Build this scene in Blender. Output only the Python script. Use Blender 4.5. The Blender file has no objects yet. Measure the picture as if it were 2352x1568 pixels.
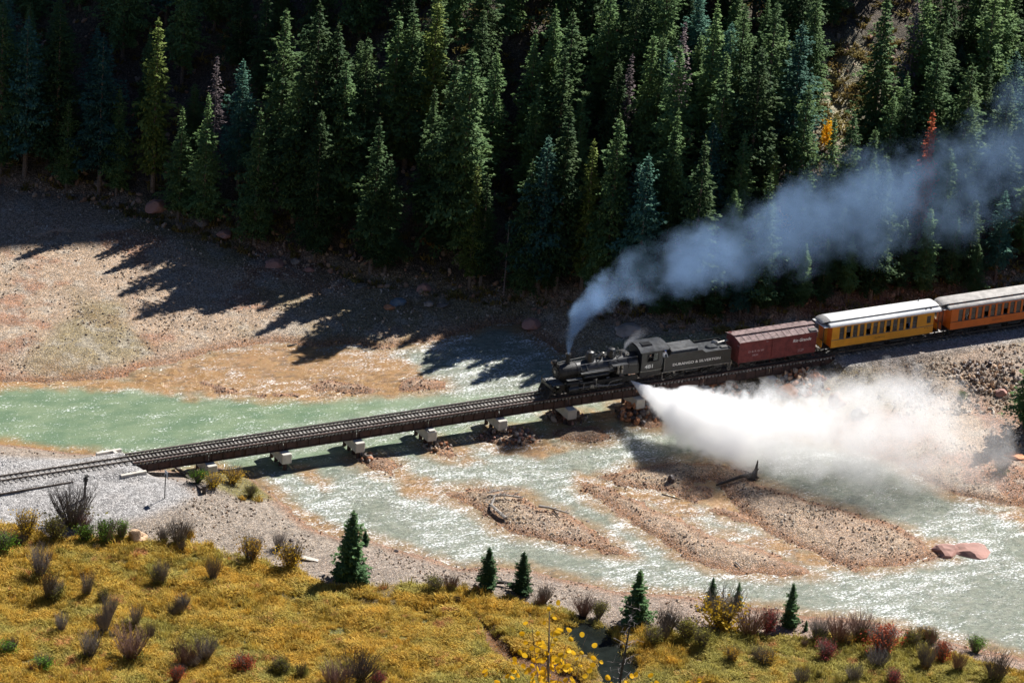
import bpy, bmesh, math, random
import numpy as np
from mathutils import Vector, Matrix, Euler
PI = math.pi
R = math.radians
random.seed(7)
S = bpy.context.scene
COL = S.collection

# ------------------------------------------------------------------ camera, sky, sun, exposure
CAM = np.array([-119.95, -310.67, 162.957]); YAW = .511; PIT = .4143; ROLL = .0779; FPX = 9140.0
cd = bpy.data.cameras.new('camera'); cam = bpy.data.objects.new('camera', cd); COL.objects.link(cam)
cam.location = CAM.tolist(); cam.rotation_euler = (Euler((PI/2 - PIT, 0, -YAW)).to_matrix() @ Matrix.Rotation(ROLL, 3, 'Z')).to_euler()
cd.sensor_width = 36; cd.lens = 36*FPX/2352; cd.clip_start = .5; cd.clip_end = 2500
S.camera = cam
SUN_EL = R(45); SUN_AZ = (.90, .436)            # horizontal direction towards the sun
w = bpy.data.worlds.new('World'); S.world = w; w.use_nodes = True
wn = w.node_tree; bg = wn.nodes['Background']
sky = wn.nodes.new('ShaderNodeTexSky'); sky.sky_type = 'NISHITA'; sky.sun_disc = False
sky.sun_elevation = SUN_EL; sky.sun_rotation = math.atan2(SUN_AZ[0], SUN_AZ[1])
sky.altitude = 3000; sky.air_density = .5; sky.dust_density = .0; sky.ozone_density = 3
wn.links.new(sky.outputs[0], bg.inputs[0]); bg.inputs[1].default_value = .085
sd = bpy.data.lights.new('sun', 'SUN'); sd.energy = 5.0; sd.angle = R(.55); sd.color = (1, .965, .91)
sun = bpy.data.objects.new('sun', sd); COL.objects.link(sun)
sv = Vector((SUN_AZ[0]*math.cos(SUN_EL), SUN_AZ[1]*math.cos(SUN_EL), math.sin(SUN_EL)))
sun.rotation_euler = sv.to_track_quat('Z', 'Y').to_euler(); sun.location = (100, 40, 120)
S.view_settings.view_transform = 'Standard'; S.view_settings.look = 'None'
S.view_settings.exposure = 1.0; S.view_settings.gamma = 1
S.cycles.max_bounces = 20; S.cycles.volume_bounces = 18; S.cycles.glossy_bounces = 3; S.cycles.transmission_bounces = 4; S.cycles.diffuse_bounces = 3
S.cycles.transparent_max_bounces = 12
S.cycles.volume_step_rate = 1.0; S.cycles.volume_max_steps = 256

# ------------------------------------------------------------------ helpers
fw = np.array([math.sin(YAW)*math.cos(PIT), math.cos(YAW)*math.cos(PIT), -math.sin(PIT)])
r0_ = np.array([math.cos(YAW), -math.sin(YAW), 0]); u0_ = np.cross(r0_, fw)
rt = r0_*math.cos(ROLL)+u0_*math.sin(ROLL); upv = u0_*math.cos(ROLL)-r0_*math.sin(ROLL)
def ray(px, py):
    return fw + rt*(px-1176)/FPX - upv*(py-784)/FPX
def at(px, py, z=-3.0):
    """place on the horizontal level z seen at a point of the photograph (2352 wide)"""
    d = ray(px, py); return CAM + d*((z-CAM[2])/d[2])
def aty(px, py, y):
    d = ray(px, py); return CAM + d*((y-CAM[1])/d[1])

def hsh(ix, iy, seed):
    h = (ix.astype(np.int64)*374761393 + iy.astype(np.int64)*668265263 + seed*974634777) & 0x7fffffff
    h = ((h ^ (h >> 13))*1274126177) & 0x7fffffff
    h = (h ^ (h >> 16)) & 0xffffff
    return h/float(0xffffff)
def vnoise(x, y, seed):
    ix = np.floor(x); iy = np.floor(y); fx = x-ix; fy = y-iy
    fx = fx*fx*(3-2*fx); fy = fy*fy*(3-2*fy)
    a = hsh(ix, iy, seed); b = hsh(ix+1, iy, seed); c = hsh(ix, iy+1, seed); d = hsh(ix+1, iy+1, seed)
    return (a*(1-fx)+b*fx)*(1-fy) + (c*(1-fx)+d*fx)*fy
def fbm(x, y, scale, octv=4, seed=1):
    s = 0; a = 1; t = 0; x = np.asarray(x, float)/scale; y = np.asarray(y, float)/scale
    for o in range(octv):
        s = s + a*vnoise(x+o*17.3, y-o*9.1, seed+o); t += a; a *= .5; x = x*2.03; y = y*2.03
    return s/t
def sstep(x, a, b):
    t = np.clip((x-a)/(b-a), 0, 1); return t*t*(3-2*t)
def seg_dist(x, y, pts, closed=True):
    best = np.full(x.shape, 1e9); n = len(pts)
    for i in range(n if closed else n-1):
        ax, ay = pts[i]; bx, by = pts[(i+1) % n]
        dx, dy = bx-ax, by-ay; L = dx*dx+dy*dy+1e-9
        t = np.clip(((x-ax)*dx+(y-ay)*dy)/L, 0, 1)
        best = np.minimum(best, (x-ax-t*dx)**2+(y-ay-t*dy)**2)
    return np.sqrt(best)
def inside(x, y, pts):
    r = np.zeros(x.shape, bool); n = len(pts)
    for i in range(n):
        ax, ay = pts[i]; bx, by = pts[(i+1) % n]
        if ay == by: continue
        c = ((ay > y) != (by > y)) & (x < (bx-ax)*(y-ay)/(by-ay)+ax)
        r ^= c
    return r
def sdf(x, y, pts):
    d = seg_dist(x, y, pts); return np.where(inside(x, y, pts), d, -d)
def world_poly(P, z=-3.0):
    return [tuple(at(a, b, z)[:2]) for a, b in P]

def tag(o, label=None, cat=None, group=None, kind=None):
    if label: o['label'] = label
    if cat: o['category'] = cat
    if group: o['group'] = group
    if kind: o['kind'] = kind
    return o
def empty(name, loc, label, cat, rz=0, group=None, sc=1):
    o = bpy.data.objects.new(name, None); COL.objects.link(o)
    o.location = loc; o.rotation_euler = (0, 0, rz); o.scale = (sc, sc, sc)
    return tag(o, label, cat, group)
def link(name, me, parent=None, loc=None, rot=None, sc=None):
    o = bpy.data.objects.new(name, me); COL.objects.link(o)
    if parent is not None: o.parent = parent
    if loc is not None: o.location = loc
    if rot is not None: o.rotation_euler = rot
    if sc is not None: o.scale = sc if hasattr(sc, '__len__') else (sc, sc, sc)
    return o

class MB:
    def __init__(s): s.v = []; s.f = []
    def add(s, vs, fs):
        n = len(s.v); s.v += [tuple(a) for a in vs]; s.f += [tuple(i+n for i in f) for f in fs]; return s
    def box(s, x0, x1, y0, y1, z0, z1, M=None):
        vs = [(x, y, z) for z in (z0, z1) for y in (y0, y1) for x in (x0, x1)]
        if M is not None: vs = [M @ Vector(a) for a in vs]
        return s.add(vs, [(0, 2, 3, 1), (4, 5, 7, 6), (0, 1, 5, 4), (2, 6, 7, 3), (0, 4, 6, 2), (1, 3, 7, 5)])
    def tube(s, pts, rad, n=8, cap=True, flat=1.0):
        pts = [Vector(p) for p in pts]
        if not hasattr(rad, '__len__'): rad = [rad]*len(pts)
        base = len(s.v); up = None
        for i, p in enumerate(pts):
            d = (pts[min(i+1, len(pts)-1)]-pts[max(i-1, 0)]).normalized()
            if up is None: up = d.orthogonal().normalized()
            up = (up - d*up.dot(d)).normalized(); sd_ = d.cross(up)
            for k in range(n):
                a = 2*PI*k/n; s.v.append(tuple(p+(up*math.cos(a)+sd_*math.sin(a)*flat)*rad[i]))
        for i in range(len(pts)-1):
            for k in range(n):
                a = base+i*n+k; b = base+i*n+(k+1) % n
                s.f.append((a, b, b+n, a+n))
        if cap:
            s.f.append(tuple(base+k for k in reversed(range(n)))); e = base+(len(pts)-1)*n
            s.f.append(tuple(e+k for k in range(n)))
        return s
    def cyl(s, a, b, r, r2=None, n=16): return s.tube([a, b], [r, r if r2 is None else r2], n)
    def prism(s, prof, a0, a1, axis='x'):
        """profile of (u,v) extruded along an axis"""
        n = len(prof); vs = []
        for a in (a0, a1):
            for u, v in prof:
                vs.append((a, u, v) if axis == 'x' else ((u, a, v) if axis == 'y' else (u, v, a)))
        return s.add(vs, [tuple(range(n))[::-1], tuple(range(n, 2*n))]+[(i, (i+1) % n, n+(i+1) % n, n+i) for i in range(n)])
    def lathe(s, prof, c=(0, 0, 0), axis='z', n=20):
        base = len(s.v)
        for r_, h in prof:
            for k in range(n):
                a = 2*PI*k/n; u, v = r_*math.cos(a), r_*math.sin(a)
                p = (u, v, h) if axis == 'z' else ((h, u, v) if axis == 'x' else (u, h, v))
                s.v.append((p[0]+c[0], p[1]+c[1], p[2]+c[2]))
        for i in range(len(prof)-1):
            for k in range(n):
                a = base+i*n+k; b = base+i*n+(k+1) % n; s.f.append((a, b, b+n, a+n))
        s.f.append(tuple(base+k for k in reversed(range(n)))); e = base+(len(prof)-1)*n
        s.f.append(tuple(e+k for k in range(n)))
        return s
    def mesh(s, name, mat, smooth=False, bevel=0):
        me = bpy.data.meshes.new(name); me.from_pydata(s.v, [], s.f); 
        bm = bmesh.new(); bm.from_mesh(me); bmesh.ops.recalc_face_normals(bm, faces=bm.faces)
        if bevel: bmesh.ops.bevel(bm, geom=list(bm.edges), offset=bevel, segments=1, affect='EDGES', clamp_overlap=True)
        bm.to_mesh(me); bm.free()
        if mat is not None: me.materials.append(mat)
        if smooth:
            me.polygons.foreach_set('use_smooth', [True]*len(me.polygons))
            try: me.set_sharp_from_angle(angle=R(35))
            except Exception: pass
        return me
    def build(s, name, mat, parent=None, smooth=False, bevel=0, **k):
        return link(name, s.mesh(name, mat, smooth, bevel), parent, **k)

def np_mesh(name, V, F, mat):
    """V (n,3), F (m,k) arrays -> mesh"""
    V = np.asarray(V, np.float32); F = np.asarray(F, np.int32); k = F.shape[1]
    me = bpy.data.meshes.new(name); me.vertices.add(len(V)); me.vertices.foreach_set('co', V.ravel())
    me.loops.add(F.size); me.loops.foreach_set('vertex_index', F.ravel())
    me.polygons.add(len(F)); me.polygons.foreach_set('loop_start', np.arange(0, F.size, k, dtype=np.int32))
    try: me.polygons.foreach_set('loop_total', np.full(len(F), k, np.int32))
    except Exception: pass
    me.update(calc_edges=True)
    if mat is not None: me.materials.append(mat)
    return me

# ---- materials
class NT:
    def __init__(s, tree): s.t = tree
    def n(s, typ, **kw):
        nd = s.t.nodes.new(typ)
        for k, v in kw.items():
            if k.startswith('i_'):
                key = k[2:]; key = int(key) if key.isdigit() else key.replace('_', ' ')
                s.set(nd.inputs[key], v)
            else: setattr(nd, k, v)
        return nd
    def set(s, sock, v):
        if isinstance(v, bpy.types.NodeSocket): s.t.links.new(v, sock)
        elif isinstance(v, bpy.types.Node): s.t.links.new(v.outputs[0], sock)
        else: sock.default_value = v
    def math(s, op, a, b=None, c=None, clamp=False):
        nd = s.n('ShaderNodeMath', operation=op); nd.use_clamp = clamp
        for i, v in enumerate((a, b, c)):
            if v is not None: s.set(nd.inputs[i], v)
        return nd.outputs[0]
    def vm(s, op, a, b=None, out=0):
        nd = s.n('ShaderNodeVectorMath', operation=op); s.set(nd.inputs[0], a)
        if b is not None:
            s.set(nd.inputs[3 if op == 'SCALE' else 1], b)
        return nd.outputs[out]
    def mix(s, f, a, b, bt='MIX'):
        nd = s.n('ShaderNodeMix', data_type='RGBA', blend_type=bt)
        s.set(nd.inputs[0], f); s.set(nd.inputs[6], a if not isinstance(a, tuple) else (*a[:3], 1)); s.set(nd.inputs[7], b if not isinstance(b, tuple) else (*b[:3], 1))
        return nd.outputs[2]
    def noise(s, vec, scale, detail=4, rough=.55, out=0):
        nd = s.n('ShaderNodeTexNoise'); nd.inputs['Scale'].default_value = scale
        nd.inputs['Detail'].default_value = detail; nd.inputs['Roughness'].default_value = rough
        if vec is not None: s.set(nd.inputs['Vector'], vec)
        return nd.outputs[out]
    def ramp(s, v, lo, hi, a=0., b=1.):
        nd = s.n('ShaderNodeMapRange'); nd.interpolation_type = 'SMOOTHSTEP'
        for k, q in zip((0, 1, 2, 3, 4), (v, lo, hi, a, b)): s.set(nd.inputs[k], q)
        return nd.outputs[0]
def newmat(name):
    m = bpy.data.materials.new(name); m.use_nodes = True; t = NT(m.node_tree)
    b = m.node_tree.nodes['Principled BSDF']
    return m, t, b
def mat(name, c, rough=.7, metal=0, var=.25, scale=3, bump=.15, bscale=20, c2=None, spec=.4, rnd=0):
    m, t, b = newmat(name)
    tc = t.n('ShaderNodeTexCoord').outputs['Object']
    n1 = t.noise(tc, scale, 5, .6)
    a = c2 if c2 else tuple(x*(1-var) for x in c); d = c if c2 else tuple(min(1, x*(1+var)) for x in c)
    col = t.mix(t.ramp(n1, .35, .65), a, d)
    if rnd:
        oi = t.n('ShaderNodeObjectInfo').outputs['Random']
        hsv = t.n('ShaderNodeHueSaturation'); t.set(hsv.inputs['Color'], col)
        t.set(hsv.inputs['Value'], t.ramp(oi, 0, 1, 1-rnd, 1+rnd)); col = hsv.outputs[0]
    t.set(b.inputs['Base Color'], col); b.inputs['Roughness'].default_value = rough
    b.inputs['Metallic'].default_value = metal
    b.inputs['Specular IOR Level'].default_value = spec
    if bump:
        bp = t.n('ShaderNodeBump'); bp.inputs['Strength'].default_value = bump; bp.inputs['Distance'].default_value = .05
        t.set(bp.inputs['Height'], t.noise(tc, bscale, 4, .6)); t.set(b.inputs['Normal'], bp)
    return m

M = {}
M['black'] = mat('black_locomotive_paint', (.014, .015, .017), .42, 0, .5, 2.5, .08, spec=.6)
M['blackdust'] = mat('sooty_black_metal', (.028, .027, .026), .6, 0, .5, 4, .15)
M['greypaint'] = mat('dusty_grey_roof_paint', (.125, .125, .122), .6, 0, .35, 2, .1)
M['tender'] = mat('tender_side_black_paint', (.015, .017, .019), .38, 0, .3, 1.2, .05, spec=.6)
M['steel'] = mat('bare_rod_steel', (.3, .29, .27), .4, .6, .3, 5, .05)
M['rust'] = mat('brown_rusted_steel', (.085, .045, .035), .8, 0, .45, 2, .3, c2=(.05, .032, .028))
M['white'] = mat('white_lettering_paint', (.78, .77, .73), .6, 0, .05, 5, 0)
M['dimwhite'] = mat('faded_lettering_paint', (.38, .3, .3), .6, 0, .05, 5, 0)
M['boxred'] = mat('boxcar_red_paint', (.155, .032, .03), .65, 0, .22, 1.5, .1)
M['boxroof'] = mat('weathered_boxcar_roof', (.40, .28, .25), .75, 0, .3, 3, .2)
M['yellow'] = mat('coach_yellow_paint', (.62, .27, .018), .45, 0, .08, 1, .02)
M['orange'] = mat('coach_orange_paint', (.55, .125, .012), .45, 0, .08, 1, .02)
M['whiteroof'] = mat('white_roof_paint', (.78, .77, .74), .6, 0, .06, 1.2, .15, 6)
M['dustroof'] = mat('dusty_grey_canvas_roof', (.33, .31, .29), .8, 0, .2, 1.5, .2, 6)
M['darkroof'] = mat('dark_grey_roof_end', (.09, .1, .11), .6, 0, .3, 2, .1)
M['glass'] = mat('dark_window_glass', (.03, .035, .04), .12, 0, .2, 2, 0, spec=.8)
M['wood'] = mat('weathered_tie_timber', (.2, .185, .17), .85, 0, .35, 4, .4, rnd=.35)
M['darkwood'] = mat('creosoted_timber', (.075, .06, .052), .85, 0, .4, 4, .3, rnd=.2)
M['drift'] = mat('grey_driftwood', (.3, .27, .24), .85, 0, .35, 6, .4)
M['darkdrift'] = mat('dark_wet_driftwood', (.05, .042, .036), .8, 0, .4, 6, .4)
M['rail'] = mat('rail_steel', (.16, .13, .11), .45, .4, .25, 3, .05)
M['concrete'] = mat('pale_concrete', (.5, .46, .4), .85, 0, .12, 1.6, .15)
M['concshade'] = mat('shaded_concrete', (.3, .27, .23), .85, 0, .2, 1.6, .15)  # darker copy of the pale concrete, shade put into its colour
M['bark'] = mat('grey_brown_bark', (.16, .125, .1), .9, 0, .35, 6, .5)
M['deadbark'] = mat('grey_dead_twigs', (.2, .17, .165), .9, 0, .3, 3, .2)
M['stem'] = mat('willow_stems', (.165, .14, .125), .85, 0, .3, 2, 0, rnd=.2)
M['stemred'] = mat('reddish_willow_stems', (.21, .125, .10), .85, 0, .3, 2, 0, rnd=.2)
M['signback'] = mat('grey_sign_metal', (.42, .44, .47), .5, .2, .08, 4, 0)
M['skin'] = mat('skin', (.5, .3, .22), .6, 0, .05, 4, 0)
M['blue'] = mat('blue_work_cap', (.03, .14, .5), .8, 0, .1, 4, 0)
M['shirt'] = mat('pale_work_shirt', (.45, .46, .48), .8, 0, .1, 4, 0)
M['pinkrock'] = mat('pink_river_rock', (.38, .2, .16), .8, 0, .3, .8, .8, 3, c2=(.28, .16, .13))
M['tanrock'] = mat('tan_slab_rock', (.48, .32, .2), .85, 0, .2, 1.5, .4, 5)
M['greyrock'] = mat('grey_boulder_rock', (.24, .2, .17), .85, 0, .35, 1.2, .7, 4, rnd=.3)
M['rustrock'] = mat('rusty_orange_rock', (.38, .17, .085), .85, 0, .3, 1.5, .6, 5, rnd=.25)
M['darkrock'] = mat('dark_wet_rock', (.07, .05, .045), .5, 0, .35, 1.5, .6, 5)
M['bluerock'] = mat('blue_grey_boulder', (.13, .17, .2), .85, 0, .3, 1.5, .5, 5)

def leafmat(name, c, c2, rnd=.3, pos=.35, trans=.15, rough=.65):
    m, t, b = newmat(name)
    g = t.n('ShaderNodeNewGeometry').outputs['Position']
    n1 = t.noise(g, pos, 3, .6)
    oi = t.n('ShaderNodeObjectInfo').outputs['Random']
    f = t.math('ADD', t.ramp(n1, .3, .7, 0, .7), t.math('MULTIPLY', oi, .3))
    col = t.mix(f, c, c2)
    hsv = t.n('ShaderNodeHueSaturation'); t.set(hsv.inputs['Color'], col)
    t.set(hsv.inputs['Value'], t.ramp(oi, 0, 1, 1-rnd, 1+rnd))
    t.set(b.inputs['Base Color'], hsv.outputs[0]); b.inputs['Roughness'].default_value = rough
    b.inputs['Specular IOR Level'].default_value = .06
    if trans:
        tr = t.n('ShaderNodeBsdfTranslucent'); t.set(tr.inputs[0], hsv.outputs[0])
        mx = t.n('ShaderNodeMixShader'); mx.inputs[0].default_value = trans
        t.set(mx.inputs[1], b.outputs[0]); t.set(mx.inputs[2], tr.outputs[0])
        t.set(m.node_tree.nodes['Material Output'].inputs[0], mx.outputs[0])
    return m
M['needle'] = leafmat('spruce_needles', (.052, .108, .044), (.118, .180, .060), .4)
M['needleblue'] = leafmat('blue_spruce_needles', (.048, .12, .088), (.085, .18, .125), .3)
M['needleyel'] = leafmat('yellow_green_needles', (.135, .19, .045), (.19, .23, .055), .2)
M['needlered'] = leafmat('rust_red_dead_needles', (.27, .06, .025), (.40, .10, .04), .1)
M['needledead'] = leafmat('grey_dead_twig_needles', (.12, .095, .10), (.17, .13, .135), .2, trans=0)
M['needledark'] = leafmat('dark_young_spruce_needles', (.045, .095, .042), (.085, .15, .055), .25)
M['leafyel'] = leafmat('yellow_autumn_leaves', (.62, .40, .03), (.50, .34, .05), .15, 1.0, .3)
M['leafgold'] = leafmat('golden_aspen_leaves', (.75, .38, .01), (.80, .50, .03), .15, 1.0, .35)
M['leafgreen'] = leafmat('bright_green_leaves', (.08, .17, .02), (.16, .28, .03), .2, 1.0, .3)
M['leafred'] = leafmat('orange_red_leaves', (.50, .13, .05), (.34, .06, .04), .2, 1.0, .3)
M['leafpink'] = leafmat('dusty_crimson_leaves', (.36, .07, .08), (.24, .06, .05), .2, 1.0, .3)
M['leafolive'] = leafmat('olive_shrub_leaves', (.17, .17, .04), (.28, .24, .05), .2, 1.0, .25)
M['leafmix'] = leafmat('yellow_and_orange_leaves', (.55, .30, .03), (.35, .26, .05), .2, 1.0, .3)

# ------------------------------------------------------------------ map of the place
SH_A = [(-500, 880), (-200, 886), (0, 878), (110, 881), (252, 872), (306, 856), (378, 836), (432, 825), (504, 805), (576, 794),
        (630, 784), (720, 800), (800, 791), (880, 801), (950, 791), (1040, 775), (1120, 748), (1180, 742), (1230, 775), (1290, 812),
        (1360, 880), (1400, 902), (1440, 930), (1480, 950), (1530, 968), (1620, 985), (1700, 992), (1800, 1002), (1900, 1018), (2050, 1060), (2168, 1127),
        (2223, 1146), (2352, 1166), (2600, 1215), (2900, 1260), (3300, 300), (3300, -900), (1500, -900), (-900, -500), (-900, 700)]
SH_B = [(-700, 1045), (-100, 1020), (0, 1018), (80, 1029), (160, 1039), (221, 1042), (300, 1062), (379, 1080), (424, 1084), (500, 1072), (560, 1085), (583, 1100),
        (634, 1136), (684, 1183), (716, 1210), (781, 1232), (851, 1236), (899, 1257), (999, 1283), (1059, 1305), (1139, 1301), (1219, 1309),
        (1299, 1329), (1419, 1357), (1499, 1362), (1611, 1371), (1712, 1392), (1790, 1399), (1841, 1412), (1965, 1419), (2057, 1435),
        (2163, 1468), (2259, 1491), (2352, 1509), (2700, 1580), (3000, 3000), (-900, 3000)]
ISL = {
 'c1': [(1033, 1135), (1077, 1120), (1131, 1124), (1195, 1131), (1231, 1163), (1293, 1178), (1347, 1207), (1401, 1246), (1447, 1275), (1329, 1257),
        (1239, 1239), (1167, 1221), (1134, 1207), (1098, 1171), (1059, 1153)],
 'c2': [(1380, 1096), (1393, 1090), (1437, 1077), (1509, 1066), (1563, 1062), (1625, 1060), (1680, 1070), (1722, 1090), (1740, 1108), (1827, 1139), (1919, 1167), (2011, 1194),
        (2080, 1219), (2112, 1242), (2163, 1275), (2103, 1291), (2011, 1302), (1965, 1307), (1905, 1288), (1850, 1261), (1781, 1229),
        (1735, 1201), (1700, 1170), (1660, 1128), (1640, 1100), (1600, 1110), (1570, 1140), (1540, 1132), (1480, 1122), (1420, 1115)],
 'c2b': [(1560, 1140), (1600, 1112), (1638, 1120), (1630, 1145), (1590, 1152)],
 'c3': [(1340, 1108), (1400, 1120), (1460, 1148), (1505, 1172), (1574, 1196), (1634, 1229), (1712, 1251), (1781, 1274), (1850, 1307), (1882, 1320), (1804, 1323), (1689, 1316),
        (1620, 1300), (1551, 1270), (1514, 1242), (1459, 1205), (1400, 1165), (1340, 1128)],
 'c3b': [(1625, 1168), (1660, 1166), (1710, 1180), (1735, 1202), (1700, 1200), (1650, 1182)],
 'p1': [(817, 1052), (842, 1043), (889, 1048), (922, 1070), (897, 1091), (853, 1081)],
 'p2': [(983, 1027), (1005, 1010), (1041, 1023), (1051, 1045), (1033, 1054), (997, 1041)],
 'p3': [(1098, 1005), (1134, 985), (1213, 985), (1239, 1005), (1221, 1019), (1149, 1025), (1110, 1018)],
 'p4': [(1271, 998), (1314, 978), (1372, 980), (1404, 1001), (1383, 1014), (1314, 1012)],
 'p5': [(1408, 933), (1440, 935), (1509, 962), (1527, 980), (1491, 985), (1447, 973)],
 'p6': [(1262, 950), (1330, 948), (1340, 966), (1280, 972)],
 'u1': [(915, 877), (960, 868), (1010, 878), (1015, 890), (960, 899), (920, 897)],
 'u2': [(707, 884), (760, 874), (800, 880), (863, 893), (850, 906), (780, 905), (715, 898)],
 'u3': [(461, 880), (500, 884), (560, 900), (620, 904), (700, 900), (690, 912), (600, 912), (500, 900)],
 'u4': [(860, 770), (905, 762), (930, 772), (900, 786)],
}
SHALLOW = [
 [(300, 865), (380, 838), (504, 806), (650, 786), (760, 800), (900, 800), (960, 850), (1010, 885), (930, 907), (700, 920), (480, 908), (300, 890)],
 [(877, 1085), (925, 1070), (1030, 1125), (1010, 1150), (950, 1145), (900, 1105)],
 [(570, 1098), (600, 1108), (650, 1130), (710, 1170), (790, 1215), (850, 1236), (770, 1240), (680, 1200), (600, 1130)],
 [(1030, 1025), (1070, 1030), (1105, 1060), (1060, 1065)],
 [(1190, 1010), (1300, 1012), (1290, 1040), (1230, 1055), (1130, 1035)],
 [(1551, 1135), (1640, 1100), (1700, 1160), (1740, 1205), (1690, 1200), (1620, 1160), (1560, 1150)],
 [(1330, 1085), (1420, 1118), (1560, 1145), (1640, 1185), (1560, 1190), (1440, 1140), (1300, 1120)],
 [(1780, 1232), (1960, 1300), (1960, 1318), (1850, 1300), (1700, 1245), (1640, 1215)],
 [(2230, 1165), (2352, 1170), (2500, 1200), (2500, 1260), (2352, 1215), (2290, 1185)],
 [(2080, 1215), (2170, 1240), (2200, 1290), (2120, 1280)], [(1350, 940), (1420, 935), (1440, 960), (1360, 975)],
 [(670, 1068), (705, 1066), (750, 1110), (740, 1125), (700, 1095)], [(240, 868), (0, 872), (-200, 880), (-200, 900), (60, 893), (300, 893), (450, 915), (460, 890)],
 [(-200, 1035), (0, 1008), (90, 1018), (170, 1026), (240, 1038), (240, 1048), (100, 1040), (-100, 1040)],
]
CALM = [[(-600, 870), (250, 885), (480, 912), (900, 912), (1180, 905), (1000, 935), (560, 1005), (300, 1045), (200, 1040), (-600, 1040)],
        [(380, 1075), (700, 1035), (1000, 990), (1400, 930), (1440, 960), (1380, 985), (1220, 1000), (1080, 1000), (950, 1035), (820, 1045), (660, 1080), (560, 1092), (420, 1100)]]
MEADOW = [(-500, 1250), (-200, 1240), (0, 1228), (60, 1237), (130, 1248), (290, 1248), (330, 1255), (420, 1260), (520, 1270), (560, 1280), (620, 1300), (690, 1312), (750, 1342),
          (800, 1340), (900, 1335), (1010, 1345), (1060, 1345), (1100, 1350), (1180, 1365), (1240, 1375), (1300, 1385), (1400, 1430), (1480, 1440),
          (1560, 1450), (1700, 1440), (1850, 1450), (1950, 1440), (2100, 1462), (2250, 1500), (2352, 1532), (2700, 1620), (2800, 1900), (-500, 1900)]
POND = [(1300, 1448), (1345, 1432), (1390, 1440), (1420, 1470), (1432, 1500), (1470, 1530), (1460, 1568), (1420, 1585), (1385, 1570), (1365, 1525), (1320, 1485)]
BROOK = [(1100, 1440), (1135, 1455), (1150, 1478), (1175, 1492), (1240, 1512), (1300, 1540), (1345, 1560), (1345, 1600), (1290, 1590), (1200, 1545), (1125, 1500)]
CUT = [(767, 1357), (819, 1379), (899, 1391), (987, 1399), (1043, 1387), (1079, 1407), (1111, 1427), (1139, 1463)]
GRAVEL = [(-300, 1045), (100, 1045), (230, 1035), (330, 1080), (400, 1090), (450, 1140), (400, 1165), (330, 1190), (200, 1215), (-300, 1225)]
BANKGRASS = [(430, 1085), (500, 1088), (560, 1080), (600, 1110), (630, 1138), (560, 1162), (480, 1142), (440, 1112)]
WA = world_poly(SH_A); WB = world_poly(SH_B); WI = {k: world_poly(v) for k, v in ISL.items()}
WS = [world_poly(p) for p in SHALLOW]; WC = [world_poly(p) for p in CALM]
WM = world_poly(MEADOW, -1.7); WP = world_poly(POND, -2.2); WBR = world_poly(BROOK, -2.1); WCUT = world_poly(CUT, -1.7)
WG = world_poly(GRAVEL, -.9); WBG = world_poly(BANKGRASS, -2.4)
TREELINE = [(-80, 150), (-20, 108), (10, 85), (28.5, 71.8), (38, 64), (45.9, 49.4), (56.1, 34.9), (66, 27.5), (73.4, 22), (77.5, 14), (84, 10.5), (94, 9.2), (110, 9), (122, 9.5), (150, 10), (340, 25)]
HILL = TREELINE + [(340, 420), (-80, 420)]
CTRL_V = [(-819, 1317, -0.9), (-55, 1177, -0.75), (186, 1138, -0.7), (288, 1168, -0.9), (383, 1154, -1.0), (-304, 1310, -1.0), (77, 1266, -1.2), (535, 1187, -1.8), (700, 1254, -2.1), (-307, 1477, -1.4), (219, 1387, -1.5), (611, 1388, -1.7), (1013, 1417, -1.7), (1578, 1493, -1.9), (2156, 1557, -2.2), (2724, 1584, -2.3), (847, 1320, -2.0), (1270, 1418, -2.4), (1817, 1460, -2.6), (-24, 1787, -1.2), (1147, 1764, -1.2), (2372, 1847, -1.5), (320, 1078, -1.5), (-59, 1077, -1.1), (175, 1049, -1.2), (-540, 1136, -1), (-66, 848, -2.8), (133, 721, -2.5), (18, 589, -2.2), (-476, 655, -2.3), (541, 715, -2.5), (855, 735, -2.6), (1196, 790, -2.4), (3, 421, -2), (513, 549, -2), (838, 634, -1.9), (1299, 700, -1.5), (1480, 828, -1.8), (1545, 783, -1.1), (1683, 794, -0.9), (1836, 763, -0.5), (2033, 743, -0.4), (2397, 687, -0.4), (1759, 861, -2.0), (1885, 839, -1.2), (1648, 901, -2.6), (1981, 838, -0.6), (2057, 852, -0.65), (2134, 867, -0.8), (2295, 801, -0.6), (2570, 757, -0.6), (2335, 847, -0.8), (2582, 836, -1.0), (2073, 924, -2.0), (1927, 912, -2.2), (2258, 938, -2.3), (2434, 930, -2.0), (2633, 954, -2.2), (2339, 1015, -2.8), (2606, 1055, -2.8), (2898, 999, -2.6), (3192, 669, -0.6)]     # (column, row, level) of surveyed ground points
CTRL = [tuple(at(a, b, c)[:2])+(c,) for a, b, c in CTRL_V]+[(-120, 60, -2), (-90, -20, -1), (-80, -60, -1), (-40, 100, -2), (170, -5, -0.6), (160, -40, -2.5), (160, -80, -2), (0, -90, -1.2), (60, -100, -1.2), (110, -100, -1.5), (140, 4, -0.4)]
CT = np.array(CTRL)
RIDGE_Q = [-60, 8, 18, 28, 38, 48, 200]; RIDGE_H = [-150, -110, -75, -60, -48, -34, -30]
def hill_s(x, y):
    return np.where(inside(x, y, HILL), 1, -1)*seg_dist(x, y, TREELINE, False)
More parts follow.
